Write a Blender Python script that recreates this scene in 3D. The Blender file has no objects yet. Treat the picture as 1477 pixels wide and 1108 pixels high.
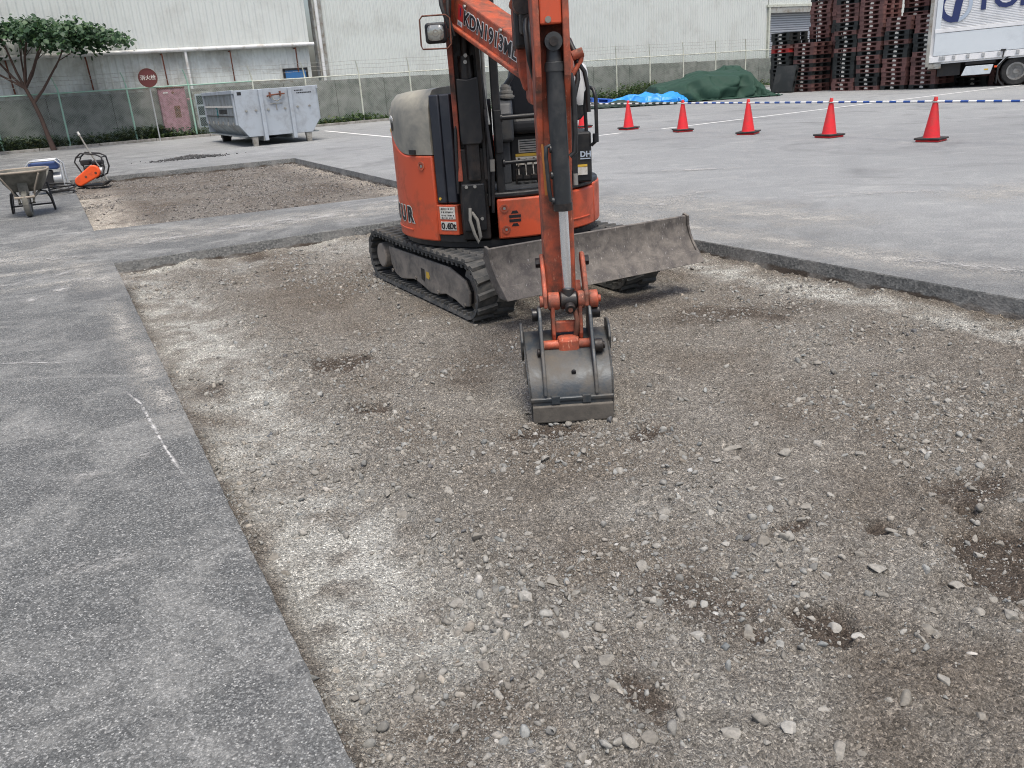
import bpy, bmesh, math, random
import numpy as np
from mathutils import Vector, Matrix, geometry
random.seed(7)
RNG = np.random.default_rng(11)
S = bpy.context.scene
COL = S.collection
R_ = math.radians

# ------------------------------------------------------------------ camera
cam = bpy.data.objects.new('camera', bpy.data.cameras.new('camera'))
COL.objects.link(cam)
cam.matrix_world = Matrix(((0.99768, 0.06808, 0.0, 0.0),
                           (-0.023558, 0.345239, -0.938219, 0.0),
                           (-0.063874, 0.936042, 0.346042, 1.45),
                           (0, 0, 0, 1)))
cam.data.sensor_width = 36.0
cam.data.lens = 36.0 * 1200 / 1477
cam.data.clip_start = 0.05
cam.data.clip_end = 900
S.camera = cam
# ------------------------------------------------------------------ light
SUN_AZ, SUN_EL = 165.0, 70.0        # compass-like: from +Y clockwise
wd = bpy.data.worlds.new('World'); S.world = wd; wd.use_nodes = True
wn = wd.node_tree.nodes; wl = wd.node_tree.links
bgn = wn['Background']
sky = wn.new('ShaderNodeTexSky'); sky.sky_type = 'NISHITA'; sky.sun_disc = False
sky.sun_elevation = R_(SUN_EL); sky.sun_rotation = R_(SUN_AZ)
sky.air_density = 1.0; sky.dust_density = 5.0; sky.ozone_density = 0.6
wl.new(sky.outputs[0], bgn.inputs[0]); bgn.inputs[1].default_value = 0.12
sl = bpy.data.lights.new('sun', 'SUN'); sl.energy = 1.5; sl.angle = R_(22); sl.color = (1.0, 0.975, 0.91)
sun = bpy.data.objects.new('sun', sl); COL.objects.link(sun)
sd = Vector((math.sin(R_(SUN_AZ)) * math.cos(R_(SUN_EL)), math.cos(R_(SUN_AZ)) * math.cos(R_(SUN_EL)), math.sin(R_(SUN_EL))))
sun.rotation_euler = sd.to_track_quat('Z', 'Y').to_euler(); sun.location = sd * 60
S.view_settings.view_transform = 'Standard'; S.view_settings.look = 'None'
S.view_settings.exposure = 0.72
S.cycles.filter_width = 1.05
S.cycles.use_denoising = True; S.cycles.denoiser = 'OPENIMAGEDENOISE'
S.cycles.denoising_input_passes = 'RGB_ALBEDO_NORMAL'; S.cycles.denoising_prefilter = 'NONE'
S.cycles.adaptive_threshold = 0.003
S.cycles.sample_clamp_indirect = 3.0
S.cycles.max_bounces = 6; S.cycles.diffuse_bounces = 3; S.cycles.glossy_bounces = 3; S.cycles.transparent_max_bounces = 24; S.view_settings.gamma = 1.0
S.view_settings.use_curve_mapping = False

# ------------------------------------------------------------------ materials
def new_mat(name):
    m = bpy.data.materials.new(name); m.use_nodes = True
    nt = m.node_tree; b = nt.nodes['Principled BSDF']
    return m, nt, nt.nodes, nt.links, b
def setv(sock, v):
    sock.default_value = v
def rgba(c): return (c[0], c[1], c[2], 1.0)
def noise(nt, vec, scale, detail=4, rough=.55, dist=0.0):
    n = nt.nodes.new('ShaderNodeTexNoise'); n.inputs['Scale'].default_value = scale
    n.inputs['Detail'].default_value = detail; n.inputs['Roughness'].default_value = rough
    n.inputs['Distortion'].default_value = dist
    if vec is not None: nt.links.new(vec, n.inputs['Vector'])
    return n.outputs['Fac']
def ramp(nt, fac, stops):
    r = nt.nodes.new('ShaderNodeValToRGB'); e = r.color_ramp.elements
    while len(e) < len(stops): e.new(0.5)
    for i, (p, c) in enumerate(stops):
        e[i].position = p
        e[i].color = rgba(c) if isinstance(c, (tuple, list)) else (c, c, c, 1)
    nt.links.new(fac, r.inputs['Fac']); return r.outputs['Color']
def mixc(nt, fac, a, b, mode='MIX'):
    m = nt.nodes.new('ShaderNodeMix'); m.data_type = 'RGBA'; m.blend_type = mode
    for sock, v in ((m.inputs[0], fac), (m.inputs[6], a), (m.inputs[7], b)):
        if isinstance(v, (int, float)): sock.default_value = v
        elif isinstance(v, (tuple, list)): sock.default_value = rgba(v)
        else: nt.links.new(v, sock)
    return m.outputs[2]
def math_(nt, op, a, b=0.0, clamp=False):
    m = nt.nodes.new('ShaderNodeMath'); m.operation = op; m.use_clamp = clamp
    for sock, v in ((m.inputs[0], a), (m.inputs[1], b)):
        if isinstance(v, (int, float)): sock.default_value = v
        else: nt.links.new(v, sock)
    return m.outputs[0]
def bump(nt, h, strength, dist, normal=None):
    b = nt.nodes.new('ShaderNodeBump'); b.inputs['Strength'].default_value = strength
    b.inputs['Distance'].default_value = dist; nt.links.new(h, b.inputs['Height'])
    if normal is not None: nt.links.new(normal, b.inputs['Normal'])
    return b.outputs['Normal']
def coords(nt, kind='Object'):
    return nt.nodes.new('ShaderNodeTexCoord').outputs[kind]
def worldpos(nt):
    return nt.nodes.new('ShaderNodeNewGeometry').outputs['Position']

def paint(name, base, rough=.5, metal=0.0, var=.18, vscale=2.5, dirt=None, dirt_amt=.5, dscale=6.0, bumpy=.0, bscale=60, objvar=0.0, spec=.5, scratch=None, scratch_amt=.62, edge=None):
    m, nt, N, L, b = new_mat(name)
    v = coords(nt)
    n1 = noise(nt, v, vscale, 5)
    c = mixc(nt, n1, tuple(x * (1 - var) for x in base), tuple(min(1, x * (1 + var)) for x in base))
    rsock = None
    if dirt is not None:
        n2 = noise(nt, v, dscale, 8, .68, .3)
        f = ramp(nt, n2, [(max(0, .72 - dirt_amt * .6), 0.0), (min(1, .92 - dirt_amt * .45), 1.0)])
        c = mixc(nt, f, c, dirt)
        rsock = mixc(nt, f, (rough,) * 3, (min(1, rough + .35),) * 3)
    if scratch is not None:
        mp = N.new('ShaderNodeMapping'); L.new(v, mp.inputs['Vector'])
        mp.inputs['Scale'].default_value = (9, 9, 1.6); mp.inputs['Rotation'].default_value = (.3, .2, .1)
        n3 = noise(nt, mp.outputs[0], 9.0, 8, .75)
        f = ramp(nt, n3, [(scratch_amt, 0.0), (scratch_amt + .05, 1.0)])
        c = mixc(nt, f, c, scratch)
    if edge is not None:
        g = N.new('ShaderNodeNewGeometry')
        n4 = noise(nt, v, 25, 5, .7)
        pf = math_(nt, 'ADD', g.outputs['Pointiness'], math_(nt, 'MULTIPLY', n4, .06))
        f = ramp(nt, pf, [(.575, 0.0), (.60, 1.0)])
        c = mixc(nt, f, c, edge)
    if objvar:
        oi = N.new('ShaderNodeObjectInfo')
        h = N.new('ShaderNodeHueSaturation'); L.new(c, h.inputs['Color'])
        L.new(math_(nt, 'MULTIPLY_ADD', oi.outputs['Random'], objvar * 2), h.inputs['Value'])
        h.inputs['Value'].links[0].from_node.inputs[2].default_value = 1 - objvar
        c = h.outputs['Color']
    L.new(c, b.inputs['Base Color'])
    b.inputs['Roughness'].default_value = rough; b.inputs['Metallic'].default_value = metal
    b.inputs['Specular IOR Level'].default_value = spec
    if rsock is not None: L.new(rsock, b.inputs['Roughness'])
    if bumpy:
        L.new(bump(nt, noise(nt, v, bscale, 5, .6), bumpy, .01), b.inputs['Normal'])
    return m

def asphalt_mat():
    m, nt, N, L, b = new_mat('asphalt')
    p = worldpos(nt)
    vo = N.new('ShaderNodeTexVoronoi'); vo.inputs['Scale'].default_value = 185; L.new(p, vo.inputs['Vector'])
    sep = N.new('ShaderNodeSeparateColor'); L.new(vo.outputs['Color'], sep.inputs[0])
    agg = ramp(nt, sep.outputs[0], [(0.0, (.062, .064, .064)), (.5, (.122, .126, .125)), (.78, (.205, .210, .207)), (.94, (.31, .314, .305)), (1.0, (.42, .42, .405))])
    vo2 = N.new('ShaderNodeTexVoronoi'); vo2.inputs['Scale'].default_value = 90; L.new(p, vo2.inputs['Vector'])
    sep2 = N.new('ShaderNodeSeparateColor'); L.new(vo2.outputs['Color'], sep2.inputs[0])
    agg = mixc(nt, ramp(nt, sep2.outputs[1], [(.78, 0.0), (.8, .75)]), agg, ramp(nt, sep2.outputs[0], [(0, (.065, .068, .068)), (1, (.26, .262, .255))]))
    # binder between the stones
    binder = ramp(nt, vo.outputs['Distance'], [(.42, 0.0), (.62, 1.0)])
    agg = mixc(nt, math_(nt, 'MULTIPLY', binder, .6), agg, (.066, .069, .069))
    # wear and dust in large soft patches
    big = noise(nt, p, .33, 6, .62, .5)
    med = noise(nt, p, 1.7, 8, .7, .8)
    fin = noise(nt, p, 26, 5, .75)
    gr = noise(nt, p, 75, 5, .85)
    dust = math_(nt, 'MULTIPLY', ramp(nt, med, [(.47, 0.0), (.64, 1.0)]), ramp(nt, big, [(.35, .35), (.65, 1.0)]))
    dust = math_(nt, 'MULTIPLY', dust, ramp(nt, fin, [(.30, .1), (.62, 1.0)]))
    c = mixc(nt, math_(nt, 'MULTIPLY', dust, .72), agg, (.40, .398, .378))
    # tarmac blends paler towards the right and the distance; scraped pale swirls everywhere
    sx_ = N.new('ShaderNodeSeparateXYZ'); L.new(p, sx_.inputs[0])
    acr = math_(nt, 'ADD', math_(nt, 'MULTIPLY', sx_.outputs[0], .06), math_(nt, 'MULTIPLY', sx_.outputs[1], .042))
    acr = math_(nt, 'ADD', acr, math_(nt, 'MULTIPLY', noise(nt, p, .35, 4, .6), .35))
    c = mixc(nt, ramp(nt, acr, [(.42, 0.0), (.78, .62)]), c, mixc(nt, gr, (.19, .197, .20), (.41, .42, .422)))
    mpp = N.new('ShaderNodeMapping'); L.new(p, mpp.inputs['Vector']); mpp.inputs['Rotation'].default_value = (0, 0, -.5); mpp.inputs['Scale'].default_value = (.9, 3.2, 1)
    c = mixc(nt, 1.0, c, ramp(nt, gr, [(.30, .60), (.5, 1.0), (.70, 1.45)]), 'MULTIPLY')
    sw = noise(nt, mpp.outputs[0], .8, 7, .68, 1.6)
    c = mixc(nt, math_(nt, 'MULTIPLY', ramp(nt, sw, [(.55, 0.0), (.72, .42)]), ramp(nt, fin, [(.3, .2), (.6, 1.0)])), c, (.42, .417, .398))
    tone = noise(nt, p, .11, 4, .5, .3)
    c = mixc(nt, 1.0, c, ramp(nt, tone, [(.3, (.87, .875, .88)), (.7, (1.13, 1.13, 1.12))]), 'MULTIPLY')
    # wheel-swept darker stains with their own shape
    st = noise(nt, p, .55, 7, .6, 1.2)
    c = mixc(nt, ramp(nt, st, [(.54, 0.0), (.72, .50)]), c, (.080, .081, .084))
    L.new(c, b.inputs['Base Color'])
    b.inputs['Roughness'].default_value = .88; b.inputs['Specular IOR Level'].default_value = .35
    h = math_(nt, 'ADD', math_(nt, 'MULTIPLY', vo.outputs['Distance'], -1.0), math_(nt, 'MULTIPLY', gr, .5))
    nb = bump(nt, h, .7, .003)
    L.new(nb, b.inputs['Normal'])
    return m

def cut_mat():
    m, nt, N, L, b = new_mat('asphalt_cut_face')
    p = worldpos(nt)
    vo = N.new('ShaderNodeTexVoronoi'); vo.inputs['Scale'].default_value = 70; L.new(p, vo.inputs['Vector'])
    sep = N.new('ShaderNodeSeparateColor'); L.new(vo.outputs['Color'], sep.inputs[0])
    c = ramp(nt, sep.outputs[0], [(0, (.095, .099, .098)), (.6, (.150, .156, .153)), (1, (.23, .234, .226))])
    z = N.new('ShaderNodeSeparateXYZ'); L.new(p, z.inputs[0])
    # soil course showing beneath the asphalt course
    edge = math_(nt, 'ADD', z.outputs[2], math_(nt, 'MULTIPLY', noise(nt, p, 5, 5, .65), .09))
    c = mixc(nt, ramp(nt, math_(nt, 'ADD', edge, .5), [(.445, 1.0), (.462, 0.0)]), c, (.060, .048, .038))
    c = mixc(nt, ramp(nt, noise(nt, p, 3.5, 6, .65), [(.46, 0.0), (.66, .7)]), c, (.25, .247, .235))
    L.new(c, b.inputs['Base Color']); b.inputs['Roughness'].default_value = .92
    L.new(bump(nt, math_(nt, 'ADD', vo.outputs['Distance'], noise(nt, p, 12, 6, .7)), .45, .006), b.inputs['Normal'])
    return m

def dirt_mat():
    m, nt, N, L, b = new_mat('dirt')
    p = worldpos(nt)
    at = N.new('ShaderNodeAttribute'); at.attribute_name = 'Col'
    c = at.outputs['Color']
    vo = N.new('ShaderNodeTexVoronoi'); vo.inputs['Scale'].default_value = 150; L.new(p, vo.inputs['Vector'])
    sep = N.new('ShaderNodeSeparateColor'); L.new(vo.outputs['Color'], sep.inputs[0])
    grit = ramp(nt, sep.outputs[0], [(0, .48), (.45, .90), (.8, 1.18), (.95, 1.6), (1, 2.0)])
    c = mixc(nt, 1.0, c, grit, 'MULTIPLY')
    vo3 = N.new('ShaderNodeTexVoronoi'); vo3.inputs['Scale'].default_value = 340; L.new(p, vo3.inputs['Vector'])
    sep3 = N.new('ShaderNodeSeparateColor'); L.new(vo3.outputs['Color'], sep3.inputs[0])
    c = mixc(nt, 1.0, c, ramp(nt, sep3.outputs[1], [(0, .70), (.6, 1.0), (1, 1.45)]), 'MULTIPLY')
    n = noise(nt, p, 14, 9, .75, .4)
    c = mixc(nt, 1.0, c, ramp(nt, n, [(.3, .70), (.55, 1.0), (.75, 1.3)]), 'MULTIPLY')
    L.new(c, b.inputs['Base Color']); b.inputs['Roughness'].default_value = .97
    b.inputs['Specular IOR Level'].default_value = .2
    h = math_(nt, 'ADD', math_(nt, 'MULTIPLY', vo.outputs['Distance'], -.8), math_(nt, 'MULTIPLY', noise(nt, p, 70, 7, .75), 1.5))
    L.new(bump(nt, h, 1.0, .010), b.inputs['Normal'])
    return m
def stone_mat(name='stone', attr=None):
    m, nt, N, L, b = new_mat(name)
    if attr:
        at = N.new('ShaderNodeAttribute'); at.attribute_name = attr; c = at.outputs['Color']; p = worldpos(nt)
    else:
        oi = N.new('ShaderNodeObjectInfo'); p = worldpos(nt)
        c = ramp(nt, oi.outputs['Random'], [(0, (.20, .187, .163)), (.4, (.25, .237, .21)), (.8, (.30, .288, .26)), (1, (.38, .37, .34))])
    c = mixc(nt, 1.0, c, ramp(nt, noise(nt, p, 60, 8, .75), [(.3, .62), (.55, 1.0), (.75, 1.25)]), 'MULTIPLY')
    L.new(c, b.inputs['Base Color']); b.inputs['Roughness'].default_value = .93
    b.inputs['Specular IOR Level'].default_value = .25
    L.new(bump(nt, noise(nt, p, 160, 6, .7), .6, .003), b.inputs['Normal'])
    return m
def worn_line_mat(name, col, cover=.5, scale=9, scale2=70, wl=.6):
    m, nt, N, L, b = new_mat(name)
    p = worldpos(nt)
    a = math_(nt, 'ADD', math_(nt, 'MULTIPLY', noise(nt, p, scale, 7, .7), wl), math_(nt, 'MULTIPLY', noise(nt, p, scale2, 4, .8), 1 - wl))
    f = ramp(nt, a, [(.62 - cover * .35, 0.0), (.70 - cover * .30, 1.0)])
    uv = N.new('ShaderNodeAttribute'); uv.attribute_name = 'fade'
    f = math_(nt, 'MULTIPLY', f, uv.outputs['Fac'])
    L.new(f, b.inputs['Alpha']); b.inputs['Base Color'].default_value = rgba(col); b.inputs['Roughness'].default_value = .85
    return m
def leaf_mat(name, stops, trans=.25):
    m, nt, N, L, b = new_mat(name)
    at = N.new('ShaderNodeAttribute'); at.attribute_name = 'rnd'
    c = ramp(nt, at.outputs['Fac'], stops)
    L.new(c, b.inputs['Base Color']); b.inputs['Roughness'].default_value = .55
    tr = N.new('ShaderNodeBsdfTranslucent'); L.new(c, tr.inputs[0])
    mx = N.new('ShaderNodeMixShader'); mx.inputs[0].default_value = trans
    L.new(b.outputs[0], mx.inputs[1]); L.new(tr.outputs[0], mx.inputs[2])
    L.new(mx.outputs[0], N['Material Output'].inputs['Surface'])
    return m

M = {}
M['asphalt'] = asphalt_mat(); M['cut'] = cut_mat(); M['dirt'] = dirt_mat()
M['stone'] = stone_mat(); M['gravel'] = stone_mat('gravel', 'Col')
M['road_white'] = worn_line_mat('road_white', (.72, .72, .70), .9)
M['scuff'] = worn_line_mat('chalky_scuff', (.40, .395, .38), .42, 3.5, 60)
M['chalk'] = worn_line_mat('chalk_line', (.56, .555, .54), .53, 10, 75)
M['orange'] = paint('orange_paint', (.56, .085, .032), .42, var=.14, vscale=2, dirt=(.20, .075, .042), dirt_amt=.38, dscale=4.5, bumpy=.04, scratch=(.62, .20, .11), scratch_amt=.66)
M['orange_worn'] = paint('worn_orange_paint', (.46, .090, .040), .5, var=.22, vscale=5, dirt=(.10, .055, .040), dirt_amt=.58, dscale=9, bumpy=.12, bscale=80, scratch=(.60, .27, .17), scratch_amt=.60)
M['boom_grime'] = paint('grimy_orange_paint', (.36, .075, .04), .5, var=.25, vscale=5, dirt=(.05, .032, .026), dirt_amt=.62, dscale=6, bumpy=.12, bscale=80)
M['hood_grey'] = paint('faded_grey_paint', (.135, .138, .128), .42, var=.25, vscale=3, dirt=(.36, .34, .28), dirt_amt=.56, dscale=2.6, bumpy=.04)
M['hood_dark'] = paint('dark_blue_grey_paint', (.022, .026, .036), .38, var=.2, vscale=3, dirt=(.052, .054, .06), dirt_amt=.35, dscale=8)
M['black'] = paint('black_paint', (.009, .010, .012), .42, var=.3, vscale=5, dirt=(.032, .029, .026), dirt_amt=.42, dscale=9, bumpy=.05)
M['grease'] = paint('greasy_black_steel', (.008, .008, .009), .34, var=.4, vscale=9, dirt=(.035, .025, .019), dirt_amt=.5, dscale=14, bumpy=.15)
M['cyl'] = paint('cylinder_grey', (.021, .024, .027), .40, var=.2, vscale=6, dirt=(.055, .055, .054), dirt_amt=.42, dscale=11, bumpy=.06, scratch=(.22, .22, .21), scratch_amt=.68)
M['chrome'] = paint('chrome_rod', (.86, .87, .88), .22, .9, var=.02)
M['rubber'] = paint('track_rubber', (.032, .036, .038), .72, var=.3, vscale=6, dirt=(.12, .115, .105), dirt_amt=.56, dscale=9, bumpy=.2, bscale=50)
M['frame_mud'] = paint('muddy_frame', (.075, .073, .068), .75, var=.3, vscale=7, dirt=(.26, .23, .195), dirt_amt=.72, dscale=7, bumpy=.2, bscale=70)
M['blade'] = paint('worn_blade_steel', (.082, .073, .067), .65, .1, var=.35, vscale=6, dirt=(.21, .19, .168), dirt_amt=.55, dscale=11, bumpy=.2, bscale=90, scratch=(.34, .325, .31), scratch_amt=.60)
M['bucket'] = paint('bucket_steel', (.034, .042, .049), .42, .15, var=.3, vscale=5, dirt=(.11, .096, .078), dirt_amt=.46, dscale=6, bumpy=.12, bscale=80, scratch=(.30, .30, .29), scratch_amt=.66)
M['bucket_mud'] = paint('muddy_steel', (.085, .078, .068), .72, .1, var=.25, vscale=7, dirt=(.15, .135, .115), dirt_amt=.55, dscale=9, bumpy=.22, bscale=70)
M['seat'] = paint('black_vinyl', (.014, .015, .018), .5, var=.2, vscale=5, bumpy=.1, bscale=120)
M['plastic_grey'] = paint('grey_plastic', (.055, .06, .067), .45, var=.15, dirt=(.12, .115, .105), dirt_amt=.35)
M['bolt'] = paint('dull_bolt', (.38, .37, .34), .45, .7, var=.2, vscale=20)
M['lens'] = paint('lamp_glass', (.38, .38, .35), .12, .6, var=.15, vscale=14)
M['white_plate'] = paint('white_plate', (.62, .61, .57), .6, var=.12, vscale=8, dirt=(.36, .33, .26), dirt_amt=.45, dscale=22)
M['white'] = paint('white_paint', (.74, .74, .72), .5, var=.06, dirt=(.45, .43, .38), dirt_amt=.3, dscale=10)
M['ink'] = paint('black_ink', (.012, .012, .014), .5, var=.1)
M['navy'] = paint('navy_print', (.018, .032, .12), .5, var=.1)
M['pale_print'] = paint('pale_blue_print', (.40, .47, .56), .5, var=.05)
M['yellow'] = paint('yellow_print', (.62, .40, .05), .5, var=.1)
M['streak'] = paint('faded_yellow_streak', (.42, .17, .04), .55, var=.3, vscale=12)
M['red_print'] = paint('red_print', (.55, .03, .03), .5, var=.1)
M['hose'] = paint('grey_hose', (.21, .20, .175), .6, var=.2)
M['black_hose'] = paint('black_hose', (.014, .014, .015), .5, var=.2, dirt=(.06, .055, .05), dirt_amt=.4)
M['concrete'] = paint('weathered_concrete', (.22, .215, .20), .9, var=.3, vscale=1.2, dirt=(.075, .075, .068), dirt_amt=.50, dscale=1.7, bumpy=.2, bscale=30, objvar=.10)
M['kerb'] = paint('kerb_concrete', (.30, .29, .265), .9, var=.25, vscale=2, dirt=(.13, .12, .10), dirt_amt=.5, bumpy=.2)
M['cladding'] = paint('pale_cladding', (.57, .60, .575), .5, var=.05, vscale=.4, dirt=(.46, .475, .45), dirt_amt=.40, dscale=.7)
M['cladding_low'] = paint('pale_cladding_low', (.60, .635, .615), .5, var=.08, vscale=.6, dirt=(.33, .33, .30), dirt_amt=.45, dscale=1.0)
M['gutter'] = paint('white_pipe', (.66, .67, .66), .45, var=.08, dirt=(.36, .33, .28), dirt_amt=.38, dscale=3)
M['rust'] = paint('rusty_steel', (.17, .06, .035), .8, var=.4, vscale=6, dirt=(.06, .03, .022), dirt_amt=.5, dscale=9)
M['flash'] = paint('grey_flashing', (.33, .34, .32), .6, var=.2, dirt=(.16, .13, .10), dirt_amt=.5, dscale=4)
M['door_blue'] = paint('blue_door', (.03, .14, .34), .5, var=.15, dirt=(.10, .16, .22), dirt_amt=.3)
M['shutter'] = paint('shutter_grey', (.42, .44, .47), .45, .2, var=.06)
M['fence_green'] = paint('fence_green_paint', (.24, .42, .33), .5, var=.15, dirt=(.34, .38, .33), dirt_amt=.45, dscale=5)
M['fence_grey'] = paint('fence_cream_paint', (.50, .52, .45), .5, var=.12, dirt=(.30, .28, .22), dirt_amt=.4, dscale=5)
M['wire'] = paint('fence_wire', (.25, .33, .28), .6, var=.1)
M['pink'] = paint('faded_pink_paint', (.40, .19, .235), .65, var=.2, vscale=4, dirt=(.20, .09, .10), dirt_amt=.5, dscale=7)
M['sign_red'] = paint('faded_sign_red', (.11, .022, .022), .55, var=.15, dirt=(.12, .04, .035), dirt_amt=.4)
M['galv'] = paint('galvanised', (.48, .49, .49), .4, .5, var=.1, vscale=6)
M['cone'] = paint('cone_red', (.78, .022, .030), .42, var=.08, vscale=5, dirt=(.42, .06, .05), dirt_amt=.45, dscale=5, objvar=.10)
M['conebase'] = paint('cone_rubber', (.022, .021, .020), .75, var=.2, dirt=(.08, .075, .07), dirt_amt=.4)
M['bar_white'] = paint('bar_white', (.76, .76, .74), .4, var=.05)
M['bar_blue'] = paint('bar_blue', (.022, .075, .30), .4, var=.08)
M['bar_black'] = paint('bar_black', (.018, .032, .034), .45, var=.1)
M['tarp_green'] = paint('green_tarp', (.008, .042, .026), .78, var=.3, vscale=1.5, dirt=(.012, .042, .028), dirt_amt=.35, dscale=3, bumpy=.2, bscale=9)
M['tarp_dark'] = paint('dark_green_tarp', (.009, .028, .02), .6, var=.25, vscale=2, bumpy=.2, bscale=9)
M['tarp_blue'] = paint('blue_tarp', (.025, .27, .70), .42, var=.2, vscale=3, bumpy=.3, bscale=9)
M['pal_brown'] = paint('brown_plastic', (.135, .062, .056), .6, var=.2, dirt=(.20, .12, .105), dirt_amt=.4, dscale=3, objvar=.25)
M['pal_black'] = paint('black_plastic', (.019, .022, .023), .5, var=.2, dirt=(.06, .06, .058), dirt_amt=.35, dscale=3, objvar=.25)
M['pal_red'] = paint('red_plastic', (.38, .03, .028), .5, var=.1)
M['pal_blue'] = paint('blue_plastic', (.04, .13, .48), .5, var=.1)
M['truck_white'] = paint('truck_white', (.76, .77, .78), .35, var=.04, dirt=(.55, .56, .56), dirt_amt=.3, dscale=1.2)
M['truck_lower'] = paint('truck_silver', (.62, .67, .70), .38, var=.05, dirt=(.46, .50, .53), dirt_amt=.32, dscale=1.1)
M['truck_dark'] = paint('chassis_black', (.015, .015, .016), .6, var=.3, dirt=(.05, .045, .04), dirt_amt=.45)
M['tyre'] = paint('tyre_rubber', (.018, .018, .018), .8, var=.2, dirt=(.07, .065, .06), dirt_amt=.4)
M['rim'] = paint('wheel_rim', (.28, .28, .27), .5, .4, var=.2, dirt=(.12, .10, .08), dirt_amt=.4)
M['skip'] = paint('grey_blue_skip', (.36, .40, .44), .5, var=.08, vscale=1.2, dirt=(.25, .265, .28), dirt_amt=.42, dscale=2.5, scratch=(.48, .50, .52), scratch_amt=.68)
M['skip_shaded'] = paint('grey_skip_shaded', (.25, .28, .29), .55, var=.12, vscale=2, dirt=(.16, .155, .14), dirt_amt=.5, dscale=3, scratch=(.42, .43, .43), scratch_amt=.66)  # darker copy of the skip paint: side shade put into the colour
M['teal'] = paint('teal_print', (.03, .16, .17), .5, var=.1)
M['barrow'] = paint('barrow_green_grey', (.085, .085, .07), .7, var=.25, vscale=5, dirt=(.20, .19, .165), dirt_amt=.5, dscale=6, bumpy=.2)
M['barrow_rim'] = paint('barrow_wood_rim', (.29, .25, .20), .8, var=.25, vscale=8)
M['comp_orange'] = paint('compactor_orange', (.80, .10, .02), .4, var=.08, dirt=(.40, .07, .03), dirt_amt=.3)
M['gen_blue'] = paint('generator_blue', (.04, .075, .20), .45, var=.1)
M['bark'] = paint('red_brown_bark', (.075, .046, .036), .85, var=.3, vscale=8, dirt=(.05, .035, .03), dirt_amt=.45, bumpy=.4, bscale=30)
M['leaf'] = leaf_mat('broad_leaf', [(0, (.018, .046, .024)), (.45, (.042, .094, .042)), (.8, (.075, .145, .055)), (.95, (.11, .18, .06)), (1, (.20, .19, .06))])
M['weed'] = leaf_mat('weed', [(0, (.026, .05, .016)), (.5, (.055, .105, .026)), (.85, (.10, .15, .04)), (1, (.20, .18, .07))])
M['hedge'] = leaf_mat('hedge_leaf', [(0, (.022, .036, .018)), (.5, (.042, .066, .028)), (.85, (.075, .10, .040)), (1, (.15, .13, .06))])
M['soil'] = paint('dark_soil', (.06, .048, .036), .95, var=.4, vscale=6, bumpy=.4, bscale=30)

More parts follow.
